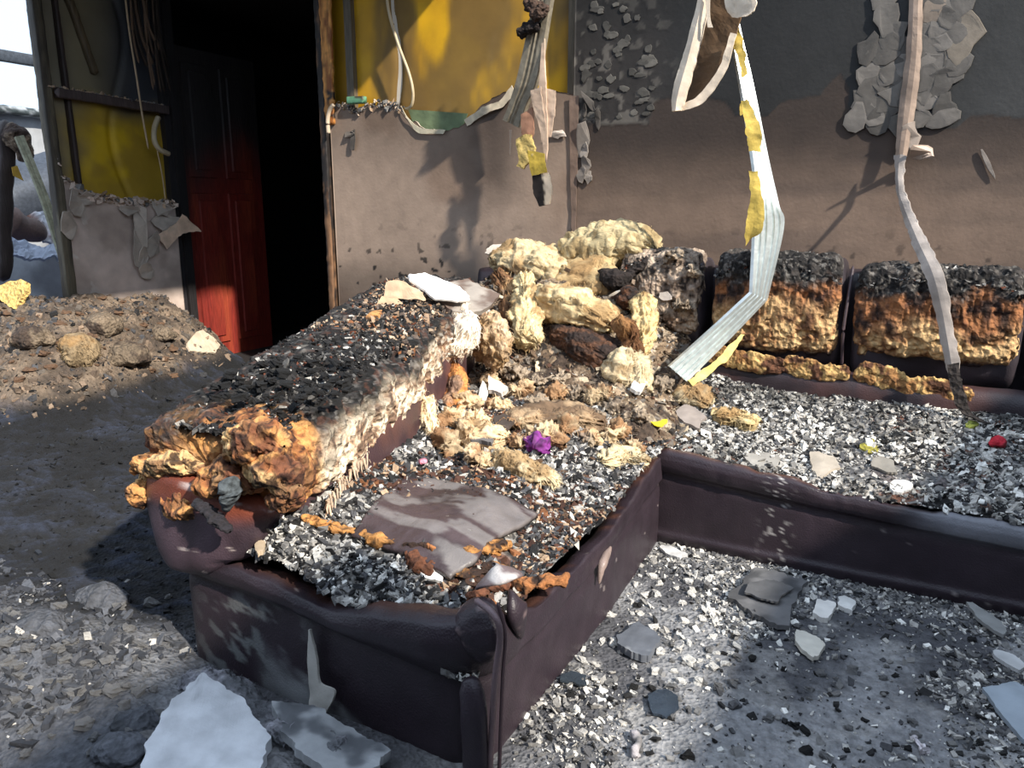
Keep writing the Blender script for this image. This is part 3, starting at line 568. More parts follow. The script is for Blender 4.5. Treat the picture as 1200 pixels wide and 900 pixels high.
# ================================================================ THE SOFA
sofa = empty('corner_sofa', (0, 0, 0), label='burnt-out corner sofa in dark purple-brown leather against the smoke-stained wall', cat='sofa')
LE = L(48, 39, 46)
def col_leather(V, D, u, a, seed=0):
    c = LE * (.75 + .5 * fbm(V * 5, 4, 210))[..., None]
    s = sst(.80, .82, fbm(V * np.array([60, 60, 25]), 3, 212)); c = mixc(c, np.broadcast_to(L(150, 140, 138), c.shape), s * .6)
    return c
def shell(name, path, lip, crease, bul, parent, depth_in=.07, seed=0, foot=None, rim=L(84, 56, 46), dust=None):
    """upholstered leather front: flat panel, fold, padded lip that curls in to a burnt rim"""
    path = np.asarray(path, float); s = np.r_[0, np.cumsum(np.linalg.norm(np.diff(path, axis=0), axis=1))]
    n = int(s[-1] / .012); q = np.linspace(0, s[-1], n); X = np.interp(q, s, path[:, 0]); Y = np.interp(q, s, path[:, 1])
    for _ in range(6): X[1:-1] = (X[:-2] + X[1:-1] + X[2:]) / 3; Y[1:-1] = (Y[:-2] + Y[1:-1] + Y[2:]) / 3
    T = np.gradient(np.stack([X, Y], 1), axis=0); T /= np.linalg.norm(T, axis=1)[:, None]; N2 = np.stack([T[:, 1], -T[:, 0]], 1)
    u = q / s[-1]; zl = lip(X, Y, u); zc = crease(X, Y, u); b = bul(X, Y, u)
    t = np.linspace(0, 1, 78); V = np.zeros((n, 78, 3)); rimt = np.zeros((n, 78))
    # profile knots: (t, outward, height fraction kind)
    for i in range(n):
        h = zl[i] - zc[i]; B = b[i]
        kn = [(0, 0, 0.0), (.08, .004, .03), (.45, .004, zc[i] - .03), (.50, -.004, zc[i] - .004), (.53, .008 + B * .3, zc[i] + .006), (.62, B * .9, zc[i] + h * .35), (.70, B, zc[i] + h * .65), (.78, B * .72, zc[i] + h * .92), (.83, B * .2, zl[i]), (.88, -.02, zl[i] - .002), (.93, -.045, zl[i] - .012), (1, -depth_in, zl[i] - .06)]
        if foot: kn[1:3] = [(.10, .014, foot - .012), (.13, .002, foot), (.45, .003, zc[i] - .03)]
        kk = np.array(kn); V[i, :, 0] = np.interp(t, kk[:, 0], kk[:, 1]); V[i, :, 2] = np.interp(t, kk[:, 0], kk[:, 2])
    off = V[..., 0].copy()
    # soften across
    for _ in range(2): off[:, 1:-1] = (off[:, :-2] + 2 * off[:, 1:-1] + off[:, 2:]) / 4
    Q = P3(q[:, None] * 1.0, V[..., 2], 0)
    wr_ = (fbm(Q * np.array([9, 4, 1]), 4, seed) - .5); wr2 = ridge(Q * np.array([16, 7, 1]) + 4 * wr_[..., None], 2, seed + 2) - .6
    m = sst(zc[:, None] - .1, zc[:, None] + .03, V[..., 2])
    off = off + wr_ * .012 + wr2 * .006 * m
    rimn = (fbm(P3(q * 20, 0), 3, seed + 4) - .5); V[..., 2] += sst(.75, .85, t)[None] * (rimn * .03 + .006 * (fbm(P3(q[:, None] * 60, t[None] * 20), 2, 5) - .5))[..., None].reshape(n, -1) if False else (sst(.75, .85, t)[None] * (rimn * .03)[:, None])
    V[..., 0] = X[:, None] + N2[:, 0:1] * off; V[..., 1] = Y[:, None] + N2[:, 1:2] * off
    c = col_leather(V, None, 0, 0); c = mixc(c, np.broadcast_to(rim, c.shape), (sst(.79, .87, t)[None] * sst(.35, .5, fbm(V * 14, 3, 9))) * .85)
    c = mixc(c, np.broadcast_to(L(26, 20, 18), c.shape), sst(.86, .93, t + .08 * 0)[None] * sst(.45, .55, fbm(V * 22, 3, 10)))
    if dust is not None: c = dust(c, V)
    return obj(name, mesh(name, V.reshape(-1, 3), gridfaces(n, 78)[:, ::-1], c.reshape(-1, 3), M_LEATHER), parent)
def dust_left(c, V):
    e = sst(-2.30, -2.36, V[..., 1]); n = fbm(V * np.array([26, 10, 9]) + V[..., [2]] * 14, 4, 221)
    k_ = e * sst(.53, .60, n) * np.exp(-((V[..., 0] + 1.32 - .5 * (V[..., 2] - .2)) / .13) ** 2) * sst(.29, .2, V[..., 2])
    c = mixc(c, np.broadcast_to(L(110, 112, 112), c.shape), k_)
    k2 = e * sst(-.06, .03, .16 - V[..., 2] - .55 * (V[..., 0] + 1.35) + .12 * (n - .5)) * sst(-1.35, -1.2, V[..., 0]); return mixc(c, np.broadcast_to(L(138, 140, 142), c.shape), k2 * .95)
# near section: runs towards the viewer
shell('left_base', [(-1.74, -1.0), (-1.70, -1.4), (-1.60, -2.34), (-1.55, -2.42), (-.76, -2.42), (-.70, -2.36), (-.70, -1.7), (-.73, -1.13)],
      lambda X, Y, u: np.where(Y < -2.36, np.interp(X, [-1.6, -1.35, -1.05, -.85, -.72], [.345, .335, .305, .345, .37]), np.interp(Y, [-2.36, -2.28, -2.1, -1.8, -1.5, -1.12], [.37, .29, .275, .27, .29, .345])),
      lambda X, Y, u: np.where(Y < -2.36, np.interp(X, [-1.6, -1.2, -.76], [.275, .255, .215]), np.interp(Y, [-2.36, -2.2, -1.1], [.215, .20, .24])),
      lambda X, Y, u: np.where(Y < -2.36, np.interp(X, [-1.6, -1.2, -.8, -.72], [.02, .035, .05, .045]), np.interp(Y, [-2.36, -2.25, -1.8, -1.1], [.03, .012, .008, .012])), sofa, seed=3, dust=dust_left)
# far section: runs along the wall
def dust_highlight_r(c, V):
    k_ = sst(-.02, .16, V[..., 0] + .12 * (fbm(V * 8, 3, 7) - .5)) * sst(.20, .24, V[..., 2]); c = mixc(c, np.broadcast_to(L(140, 142, 150), c.shape), k_ * .7)  # bluish skylight highlight painted along the right part of the lip
    s = np.exp(-((V[..., 0] + .33) / .035) ** 2) * sst(.66, .70, fbm(V * 170, 2, 8)); return mixc(c, np.broadcast_to(L(175, 170, 168), c.shape), s)
shell('right_base', [(-.80, -1.15), (-.3, -1.155), (.3, -1.16), (1.1, -1.17)], lambda X, Y, u: np.interp(X, [-.8, -.72, -.25, -.2, .3, 1.1], [.35, .35, .315, .30, .285, .28]), lambda X, Y, u: np.interp(X, [-.8, -.2, .3, 1.1], [.28, .235, .215, .21]), lambda X, Y, u: .024 + 0 * X, sofa, seed=23, foot=.06, dust=dust_highlight_r)
# padded corner: bulging gusset, its piping and the hanging pleat
def leath(V, D, u, a): return mixc(LE * .95, np.broadcast_to(L(150, 128, 128), V.shape), sst(.62, .68, fbm(V * np.array([22, 22, 30]), 3, 230)) * .45)
lump('gusset', [A(566, 776, y=-2.415), A(560, 735, y=-2.42), A(556, 700, y=-2.39)], [.03, .06, .045], [.02, .03, .02], M_LEATHER, leath, sofa, nu=40, nv=30, amp=.006, fr=16, cap=.35, grain=(20, 1.5, .5), world_up=(0, 1, 0))
tube('piping', [A(556, 702, y=-2.44), A(578, 720, y=-2.462), A(586, 745, y=-2.462), A(580, 800, y=-2.45), A(574, 900, y=-2.44), A(572, 940, y=-2.43)], .0065, M_LEATHER, L(118, 98, 100), sofa)
tube('piping', [A(583, 705, y=-2.45), A(592, 745, y=-2.45), A(589, 800, y=-2.44), A(584, 930, y=-2.43)], .004, M_LEATHER, L(70, 55, 60), sofa)
lump('arm_facing', [A(550, 792, y=-2.44), A(553, 810, y=-2.45), A(556, 850, y=-2.455), A(558, 960, y=-2.44)], [.014, .026, .028, .028], [.014, .02, .02, .02], M_LEATHER, lambda V, D, u, a: mixc(LE * 1.05, np.broadcast_to(L(190, 180, 182), V.shape), sst(.62, .66, fbm(V * 26, 3, 231)) * sst(.35, .2, u)), sofa, nu=40, nv=24, amp=.003, cap=.15, world_up=(0, 1, 0))
lump('gusset', [A(598, 690, x=-.69), A(606, 715, x=-.665), A(612, 748, x=-.675)], [.018, .030, .016], [.008, .016, .008], M_LEATHER, leath, sofa, nu=36, nv=24, amp=.003, cap=.4, world_up=(1, 0, 0))
lump('leather_tab', [A(560, 690, y=-2.36), A(584, 672, y=-2.36), A(604, 668, y=-2.32)], [.03, .045, .03], [.006, .008, .006], M_LEATHER, flat(L(104, 90, 90), 4, .3, 30, dirt=L(180, 175, 172), da=.6), sofa, nu=36, nv=24, amp=.012, fr=16, cap=.3)
lump('leather_tab', [A(716, 640, x=-.69), A(706, 662, x=-.68), A(702, 684, x=-.68)], [.01, .014, .006], [.008, .012, .005], M_LEATHER, flat(L(140, 122, 115), 4, .3, 30, dirt=L(200, 190, 180), da=.55), sofa, nu=24, nv=16, amp=.004, fr=30, cap=.3, world_up=(1, 0, 0))
# rolled leather end of the left backrest, under its foam
def col_cap(V, D, u, a): 
    c = mixc(L(82, 66, 74), L(56, 44, 50), sst(.4, .6, fbm(V * 8, 4, 240))); c = mixc(c, np.broadcast_to(L(120, 62, 45), c.shape), sst(.44, .5, V[..., 2] + .05 * (fbm(V * 12, 3, 2) - .5)))
    return mixc(c, np.broadcast_to(L(190, 175, 170), c.shape), sst(.78, .81, fbm(V * 55, 2, 241)) * .8)
lump('arm_cap', [(-1.475, -2.445, .285), (-1.485, -2.43, .34), (-1.48, -2.40, .42), (-1.47, -2.36, .52)], [.07, .135, .195, .21], [.02, .045, .07, .1], M_LEATHER, col_cap, sofa, nu=60, nv=60, p=2.6, amp=.005, fr=10, cap=.16, world_up=(0, 1, 0))
lump('backrest_cover', [(-1.46, -2.37, .43), (-1.53, -2.0, .46), (-1.65, -1.6, .50), (-1.78, -1.15, .54), (-1.9, -.75, .56)], [.20, .24, .25, .25, .25], [.13, .15, .16, .16, .16], M_LEATHER, lambda V, D, u, a: mixc(L(70, 52, 56), L(96, 66, 62), sst(.45, .6, fbm(V * 7, 4, 243))), sofa, nu=90, nv=48, p=4, amp=.006, fr=8, cap=.05)
# burnt foam core of the left backrest
def col_backL(V, D, u, a):
    n = fbm(V * 9, 4, 250); n2 = fbm(V * 34, 4, 251); n3 = fbm(V * 70, 3, 252)
    top = sst(-.15, .45, np.sin(a) + .9 * (n - .5)); inner = sst(-.1, .6, np.cos(a))
    char = mixc(L(16, 15, 15), L(46, 44, 44), sst(.5, .62, n2)); char = mixc(char, np.broadcast_to(L(120, 116, 112), V.shape), sst(.60, .66, n3) * .5); char = mixc(char, np.broadcast_to(L(80, 46, 32), V.shape), sst(.55, .66, fbm(V * 60, 3, 253)) * .55)
    cream = mixc(L(240, 222, 196), L(196, 160, 128), sst(.48, .66, n2)); cream = mixc(cream, np.broadcast_to(L(90, 70, 60), V.shape), sst(.62, .68, n2) * .8)
    tan = mixc(L(190, 158, 130), L(120, 84, 62), sst(.42, .6, n2)); tan = mixc(tan, np.broadcast_to(L(215, 205, 190), V.shape), sst(.57, .62, n3)); tan = mixc(tan, np.broadcast_to(L(40, 32, 28), V.shape), sst(.6, .66, n2))
    orange = mixc(L(196, 142, 84), L(140, 88, 52), sst(.42, .6, n2)); orange = mixc(orange, np.broadcast_to(L(228, 196, 140), V.shape), sst(.56, .68, n) * .6); orange = mixc(orange, np.broadcast_to(L(84, 54, 44), V.shape), sst(.50, .57, fbm(V * 17, 3, 255)) * .7); orange = mixc(orange, np.broadcast_to(L(46, 26, 20), V.shape), sst(.60, .66, n2) * .9)
    side = mixc(cream, tan, sst(.50, .58, u + .12 * (n - .5)))
    c = mixc(side, char, np.clip(top, 0, 1)); end = sst(.15, .09, u + .07 * (n - .5)); end = np.maximum(end, (1 - inner) * 0)
    lefty = sst(.3, -.3, np.cos(a)) * sst(.0, .12, u) * .8; c = mixc(c, char, lefty)
    ztop = sst(.60, .64, V[..., 2] + .08 * (n - .5)); c = mixc(c, orange, end * (1 - .85 * ztop * sst(-1.42, -1.5, V[..., 0])))
    return c
lump('backrest_foam', [(-1.43, -2.41, .545), (-1.47, -2.2, .575), (-1.57, -1.8, .62), (-1.69, -1.4, .67), (-1.82, -1.0, .71), (-1.9, -.7, .73)], [.225, .23, .24, .24, .25, .25], [.115, .135, .145, .15, .15, .14], M_FOAM, col_backL, sofa, nu=380, nv=220, p=3.2, amp=.017, fr=11, cap=.055, capk=3, crumple=.6, seed=6, fine=(48, .011))
# foam torn out in clods at the near end
def orangef(seed): 
    def g(V, D, u, a):
        n = fbm(V * 26, 4, seed); c = mixc(L(196, 142, 86), L(146, 92, 54), sst(.4, .6, n)); c = mixc(c, np.broadcast_to(L(226, 194, 140), V.shape), sst(.56, .68, fbm(V * 12, 3, seed + 1)) * .6); c = mixc(c, np.broadcast_to(L(92, 56, 44), V.shape), sst(.52, .6, fbm(V * 18, 3, seed + 5)) * .7)
        return mixc(c, np.broadcast_to(L(50, 28, 20), V.shape), sst(.58, .64, fbm(V * 40, 3, seed + 2)) * .9)
    return g
for i, (pts, w, h) in enumerate([([(160, 548), (200, 540), (240, 555)], .05, .04), ([(235, 565), (270, 560), (300, 575)], .06, .045), ([(195, 580), (225, 590), (250, 585)], .05, .04), ([(290, 545), (325, 550), (345, 575)], .05, .05), ([(262, 525), (300, 515), (335, 525)], .055, .05), ([(175, 560), (165, 575), (180, 590)], .03, .03), ([(310, 590), (335, 585), (350, 570)], .03, .03)]):
    lump('foam_clod', [A(a_, b_, y=-2.43) for a_, b_ in pts], [w * .7, w, w * .7], [h * .7, h, h * .7], M_FOAM, orangef(260 + i), sofa, nu=80, nv=64, amp=.02, fr=15, cap=.35, crumple=.5, seed=260 + i, fine=(52, .010))
lump('charred_strip', [A(232, 588, y=-2.49), A(250, 605, y=-2.5), A(268, 622, y=-2.5)], [.012, .016, .008], .005, M_ASH, flat(L(36, 33, 38), 4), sofa, nu=50, nv=24, amp=.010, fr=40, cap=.2, crumple=.8)
lump('charred_strip', [A(266, 560, y=-2.48), A(270, 580, y=-2.485), A(264, 598, y=-2.48)], [.02, .025, .012], .012, M_ASH, flat(L(70, 76, 80), 5), sofa, nu=30, nv=20, amp=.012, fr=26, cap=.2)
# melted fringe hanging from the cream side
rr = np.random.default_rng(5)
def strands(name, n_, f, parent, col, r=(.0015, .004), ln=(.02, .06)):
    Vs, Fs, off = [], [], 0
    for i in range(n_):
        p = f(rr.random()); l = rr.uniform(*ln); r0 = rr.uniform(*r); q = p + np.array([rr.uniform(-.012, .012), rr.uniform(-.012, .012), -l]); a3 = rr.uniform(0, 6)
        ring = [np.array([math.cos(a3 + t * 2.094), math.sin(a3 + t * 2.094), 0]) * r0 for t in range(3)]; mid = (p + q) / 2 + rr.uniform(-.004, .004, 3)
        Vs += [p + ring[0] * 1.6, p + ring[1] * 1.6, p + ring[2] * 1.6, mid + ring[0], mid + ring[1], mid + ring[2], q + ring[0] * .3, q + ring[1] * .3, q + ring[2] * .3]
        for b_ in (0, 3):
            for t in range(3): t2 = (t + 1) % 3; Fs.append((off + b_ + t, off + b_ + t2, off + b_ + 3 + t2, off + b_ + 3 + t))
        off += 9
    return obj(name, mesh(name, Vs, Fs, col, M_WOOL, True), parent, kind='stuff')
def f1(t):
    p = np.array([-1.215, -2.28, .47]) * (1 - t) + np.array([-1.50, -1.42, .575]) * t; return p + np.array([.012, 0, rr.uniform(-.01, .02)])
strands('melted_fringe', 150, f1, sofa, L(215, 190, 165))

# charred flakes riding on the left backrest (top) 
def on_back(n_, y0, y1, zup, smin=-.98, smax=.9):
    y = rng.uniform(y0, y1, n_); s_ = rng.uniform(smin, smax, n_); Y_ = [-2.43, -2.2, -1.8, -1.4, -1.0, -.7]
    xc = np.interp(y, Y_, [-1.43, -1.47, -1.57, -1.69, -1.82, -1.9]); zc = np.interp(y, Y_, [.545, .575, .62, .67, .71, .73]); w_ = np.interp(y, Y_, [.2, .23, .24, .24, .25, .25]); h_ = np.interp(y, Y_, [.10, .135, .145, .15, .15, .14])
    return np.stack([xc + s_ * w_, y, zc + h_ * (1 - np.abs(s_) ** 3.2) ** (1 / 3.2) + zup], 1)
def on_path(n_, P0, P1, hw, zup):
    t = rng.random(n_); s = rng.uniform(-1, 1, n_); p = np.array(P0)[None] * (1 - t)[:, None] + np.array(P1)[None] * t[:, None]
    d = np.array(P1[:2]) - np.array(P0[:2]); d /= np.linalg.norm(d); nrm = np.array([d[1], -d[0]])
    p[:, :2] += nrm * (s * hw)[:, None]; p[:, 2] += zup - .045 * np.abs(s) ** 3; return p
P = on_back(24000, -2.42, -.95, .0, -.99, .82)
crumbs('char_crumbs', P, .003, .018, [L(16, 15, 16), L(34, 32, 32), L(84, 82, 80), PALE, RUST], [6, 4, 2, .6, .9], sofa, .5)
P = on_back(3500, -1.75, -.95, .004, -.6, .995)
crumbs('char_crumbs', P, .003, .017, [L(150, 124, 100), L(190, 168, 144), L(96, 84, 76), BLACK, L(130, 82, 48)], [3, 1.5, 3, 4, .8], sofa, .6)

# seats ---------------------------------------------------------
def ashcol(x, y, z, sd, pale=.5):
    n = fbm(P3(x, y) * 26, 4, sd); m = fbm(P3(x, y) * 6, 3, sd + 1); q = fbm(P3(x, y) * 70, 2, sd + 2)
    c = mixc(L(38, 36, 36), L(104, 100, 96), sst(.42, .6, n)); c = mixc(c, np.broadcast_to(L(190, 186, 180), c.shape), sst(.60, .66, q) * pale)
    return mixc(c, np.broadcast_to(L(96, 54, 34), c.shape), sst(.56, .64, m) * sst(.45, .55, n) * .8)
def slab_mask(x, y): # leather sheet that stayed on the near seat
    c = A(520, 605, z=.41); u_ = (x - c[0]); v_ = (y - c[1]); a_ = .62
    U_ = u_ * math.cos(a_) + v_ * math.sin(a_); W_ = -u_ * math.sin(a_) + v_ * math.cos(a_)
    return sst(1.08, .92, np.maximum(np.abs(U_) / .17, np.abs(W_) / .12) + .25 * (fbm(P3(x, y) * 9, 3, 270) - .5))
def col_seatL(x, y, z): return ashcol(x, y, z, 271)
def zl2(x, y): return z_left(x, y)
hfield('seat_cushion', -1.50, -.705, -2.43, -.55, .0068, zl2, col_seatL, M_ASH, sofa)
hfield('seat_cushion', -.75, 1.1, -1.158, -.2, .008, z_right, lambda x, y, z: mixc(ashcol(x, y, z, 281, .8), np.broadcast_to(L(98, 98, 100), x.shape + (3,)), .7 * sst(.45, .6, fbm(P3(x * .7, y) * 5, 3, 284)) * sst(-.3, -.1, x)), M_ASH, sofa)
hfield('collapsed_padding', -2.12, -.58, -1.30, -.06, .0085, z_heap, lambda x, y, z: mixc(mixc(L(112, 94, 76), L(60, 48, 40), sst(.4, .6, fbm(P3(x, y, z) * 9, 4, 285))), np.broadcast_to(L(176, 160, 138), x.shape + (3,)), sst(.52, .62, fbm(P3(x, y, z) * 20, 4, 286)) * .8), M_ASH, sofa, keep=lambda x, y: ~((x > -.73) & (y < -1.12)))

# backrest at the wall ------------------------------------------
lump('back_frame', [(-2.0, -.17, .60), (-1.0, -.17, .60), (1.2, -.17, .60)], .10, [.26, .30, .31, .31], M_LEATHER, lambda V, D, u, a: LE * (.6 + .5 * fbm(V * 5, 3, 9))[..., None], sofa, nu=60, nv=30, p=7, amp=.004, cap=.01)
lump('lumbar_roll', [(-.85, -.46, .475), (-.3, -.475, .462), (.2, -.48, .455), (1.1, -.48, .45)], .06, [.085, .085, .08, .075], M_LEATHER, lambda V, D, u, a: mixc(L(70, 50, 50), L(48, 40, 45), sst(.4, .6, fbm(V * 6, 4, 290))), sofa, nu=120, nv=36, p=2.6, amp=.006, fr=9, cap=.02, seed=4)
def col_cush(zc, h, seed, light=1.0, grey=0, zo=0):
    def g(V, D, u, a):
        n = fbm(V * 10, 4, seed); n2 = fbm(V * 30, 4, seed + 1); n3 = fbm(V * 75, 3, seed + 2); zz = (V[..., 2] - zc) / h
        ch = mixc(L(24, 21, 21), L(62, 57, 54), sst(.46, .6, n2)); ch = mixc(ch, np.broadcast_to(L(135, 130, 124), V.shape), sst(.60, .66, n3) * .5)
        om = mixc(L(146, 96, 60), L(88, 56, 40), sst(.42, .58, n2)); om = mixc(om, np.broadcast_to(L(44, 28, 22), V.shape), sst(.56, .62, n2))
        cr = mixc(L(205, 170, 122), L(160, 118, 78), sst(.44, .6, n2)); cr = mixc(cr, np.broadcast_to(L(80, 50, 34), V.shape), sst(.60, .66, n2) * .8)
        c = mixc(cr, om, sst(-.38, .12, zz + 1.0 * (n - .5) + zo)); c = mixc(c, ch, sst(.15, .5, zz + .9 * (n - .5)))
        if grey: gg = mixc(L(182, 164, 146), L(126, 108, 94), sst(.44, .6, n2)); gg = mixc(gg, np.broadcast_to(L(50, 42, 38), V.shape), sst(.6, .66, n2)); c = mixc(c, gg, np.full(V.shape[:2], grey))
        # leather rim still clinging to the lower edge
        return mixc(c, np.broadcast_to(LE * .8, V.shape), sst(-.86, -.97, zz + .25 * (n - .5)))
    return g
def cushion(x0, x1, zb, zt_, yc, seed, **kw):
    lump('back_cushion', [(x0, yc, (zb + zt_) / 2), ((x0 + x1) / 2, yc - .015, (zb + zt_) / 2), (x1, yc, (zb + zt_) / 2)], [.10, .115, .10], [(zt_ - zb) / 2] * 3, M_FOAM, col_cush((zb + zt_) / 2, (zt_ - zb) / 2, seed, **kw), sofa, nu=170, nv=190, p=3.6, amp=.014, fr=12, cap=.10, capk=3, crumple=.6, seed=seed, fine=(46, .011))
# leather bolsters behind the burnt fronts
for x0, x1, zb, zt_ in ((-1.16, -.79, .56, .95), (-.755, -.25, .53, .965), (-.225, .34, .51, .945), (.37, .95, .50, .95)):
    lump('cushion_back', [(x0, -.315, (zb + zt_) / 2), (x1, -.315, (zb + zt_) / 2)], .12, (zt_ - zb) / 2, M_LEATHER, lambda V, D, u, a: mixc(L(44, 38, 43), L(62, 56, 62), sst(.4, .62, fbm(V * 7, 4, 295))), sofa, nu=60, nv=50, p=4, amp=.006, fr=9, cap=.08, capk=3)
cushion(-1.15, -.80, .62, .985, -.36, 300, grey=.85)
cushion(-.745, -.265, .585, .985, -.37, 301)
cushion(-.215, .325, .60, .955, -.37, 302, zo=.25)
# foam showing through the torn lumbar roll
def lf(seed): return lambda V, D, u, a: mixc(mixc(L(196, 160, 104), L(140, 100, 60), sst(.42, .6, fbm(V * 30, 4, seed))), np.broadcast_to(L(90, 58, 40), V.shape), sst(.58, .66, fbm(V * 22, 3, seed + 1)))
for i, (a_, b_, c_) in enumerate([((828, 412), (870, 422), (922, 430)), ((918, 425), (950, 432), (996, 438)), ((1002, 434), (1040, 443), (1078, 454)), ((1070, 450), (1100, 457), (1140, 464))]):
    lump('exposed_foam', [A(*a_, y=-.525), A(*b_, y=-.53), A(*c_, y=-.53)], [.008, .010, .008], [.036, .042, .032], M_FOAM, lf(310 + i), sofa, nu=90, nv=44, amp=.012, fr=20, cap=.1, crumple=.5, seed=i, fine=(60, .007))
tube('piping', [(-.76, -.495, .545), (-.3, -.51, .53), (.2, -.515, .515), (1.0, -.515, .51)], .007, M_LEATHER, L(60, 46, 50), sofa, n=60)
for i, cx in enumerate((-.24, .355)): tube('piping', [(cx, -.44, .56), (cx - .005, -.46, .7), (cx, -.43, .85), (cx, -.36, .94)], .006, M_LEATHER, L(70, 58, 62), sofa, n=30)
# crumbs on cushion tops
for x0, x1, zt_ in ((-.74, -.27, .98), (-.21, .33, .95), (-1.14, -.81, .985)):
    n = 1100; x = rng.uniform(x0, x1, n); y = rng.uniform(-.48, -.26, n); e = np.abs((x - (x0 + x1) / 2) / ((x1 - x0) / 2)); P = np.stack([x, y, zt_ - .006 - .05 * e ** 4 - 3.5 * (y + .36) ** 2], 1)
    crumbs('char_crumbs', P, .004, .02, [BLACK, L(44, 40, 40), GREY, PALE, RUST], [4, 4, 2.4, .9, 1], sofa, .5)

# torn leather sheet left on the near seat
def slab():
    c = A(520, 600, z=.42); n1_, n2_ = 60, 44; U_, W_ = np.meshgrid(np.linspace(-1, 1, n1_), np.linspace(-1, 1, n2_), indexing='ij')
    q = np.array([[A(418, 618, z=.42), A(474, 556, z=.42)], [A(528, 652, z=.41), A(632, 586, z=.41)]]); s_, t_ = (U_ + 1) / 2, (W_ + 1) / 2
    V = (q[0, 0] * ((1 - s_) * (1 - t_))[..., None] + q[0, 1] * ((1 - s_) * t_)[..., None] + q[1, 0] * (s_ * (1 - t_))[..., None] + q[1, 1] * (s_ * t_)[..., None])
    r = 1 + .22 * (fbm(P3(U_ * 2, W_ * 2), 3, 320) - .5) * np.maximum(np.abs(U_), np.abs(W_)); V = V.mean((0, 1)) + (V - V.mean((0, 1))) * r[..., None] * 1.0
    V[..., 2] = .25 * .415 + .75 * z_left(V[..., 0], V[..., 1]) + .010 + .006 * (fbm(V * 9, 3, 321) - .5)
    c_ = mixc(L(92, 76, 78), L(70, 56, 58), sst(.4, .6, fbm(V * 8, 3, 322))); gr = sst(.50, .60, fbm(V * np.array([9, 22, 5]), 4, 323) + .14 * sst(.1, .8, s_) ); c_ = mixc(c_ * .62, np.broadcast_to(L(140, 136, 134), c_.shape), gr * .5)
    B = V.copy(); B[..., 2] -= .012; m_ = n1_ * n2_; F = gridfaces(n1_, n2_); 
    rim = list(range(0, n2_)) + [i * n2_ + n2_ - 1 for i in range(1, n1_)] + [(n1_ - 1) * n2_ + j for j in range(n2_ - 2, -1, -1)] + [i * n2_ for i in range(n1_ - 2, 0, -1)]
    E_ = np.array([(rim[i], rim[(i + 1) % len(rim)], rim[(i + 1) % len(rim)] + m_, rim[i] + m_) for i in range(len(rim))])
    obj('seat_leather', mesh('seat_leather', np.vstack([V.reshape(-1, 3), B.reshape(-1, 3)]), np.vstack([F, F[:, ::-1] + m_, E_]), np.vstack([c_.reshape(-1, 3)] * 2), M_LEATHER), sofa)
slab()
# foam edges showing on the near seat
for i, (pts, w, h, c1) in enumerate([([(352, 612), (380, 618), (430, 634), (468, 642)], .022, .014, 0), ([(470, 648), (500, 645), (512, 655)], .02, .02, 1), ([(478, 650), (490, 672), (510, 668)], .014, .02, 2), ([(545, 655), (575, 648), (600, 640)], .018, .018, 0), ([(520, 675), (555, 676), (598, 668)], .016, .012, 0), ([(600, 690), (630, 690), (668, 682)], .018, .02, 1), ([(575, 690), (560, 700), (548, 705)], .018, .014, 2), ([(540, 662), (560, 690), (600, 688)], .02, .012, 2)]):
    cc = [L(176, 124, 70), L(150, 98, 58), L(104, 64, 44)][c1]
    lump('exposed_foam', [drop(a_, b_, z_left) + np.array([0, 0, .012]) for a_, b_ in pts], [w * .8, w * 1.1, w * .7], h * .7, M_FOAM, flat(cc, 330 + i, .45, 30, dirt=L(50, 34, 26), da=.5), sofa, nu=80, nv=40, amp=.014, fr=18, cap=.2, crumple=.8, seed=330 + i, fine=(60, .007))

# near seat crumbs
def densL(x, y): return np.clip(1 - .93 * sst(.0, .3, slab_mask(x, y)), 0, 1)
P = scatter(34000, -1.45, -.708, -2.438, -1.15, z_left, densL)
P = P[P[:, 0] > back_x(P[:, 1]) - .05 - .14 * sst(-2.1, -2.3, P[:, 1])]
rust = (fbm(P * 5, 3, 341) > .53); C1 = pick(len(P), [WHITE, PALE, GREY, DGREY, BLACK], [1.3, 2.2, 3, 2.8, 3.2]); C2 = pick(len(P), [PALE, TAN, L(74, 46, 34), L(130, 84, 52), BLACK, DGREY], [1, 1.2, 3, .5, 3, 2])
obj('seat_rubble', chipmesh('seat_rubble', P, sizes(len(P), .003, .019), np.where(rust[:, None], C2, C1), .55), None, kind='stuff', label='ash, char and plaster crumbs heaped on the near sofa seat')
P = scatter(26000, -.74, 1.0, -1.162, -.50, z_right, lambda x, y: np.clip(.9 - .75 * sst(.48, .58, fbm(P3(x * .7, y) * 5, 3, 284)) * sst(-.3, -.1, x), 0, 1))
CR = pick(len(P), [WHITE, PALE, GREY, DGREY, BLACK], [2.8, 3.4, 2.8, 2, 1.8]); CR *= (1 - .65 * sst(.48, .62, fbm(P * np.array([4, 7, 1]), 4, 347)))[:, None]
obj('seat_rubble', chipmesh('seat_rubble', P, sizes(len(P), .003, .02), CR, .5), None, kind='stuff', label='white plaster crumbs covering the seat along the wall')
P = scatter(19000, -2.05, -.62, -1.30, -.15, z_heap, lambda x, y: np.where((x > -.73) & (y < -1.12), 0, 1) * (.35 + .65 * sst(.42, .58, fbm(P3(x, y) * 4, 3, 345))))
obj('heap_crumbs', chipmesh('heap_crumbs', P, sizes(len(P), .003, .026), pick(len(P), [L(186, 170, 146), L(140, 120, 98), L(104, 96, 88), L(96, 78, 62), L(84, 56, 42), L(44, 38, 34), PALE], [1.2, 3, 2.4, 4, .8, 1.6, .6]), .6), None, kind='stuff', label='brown and grey crumbs over the heap in the sofa corner')

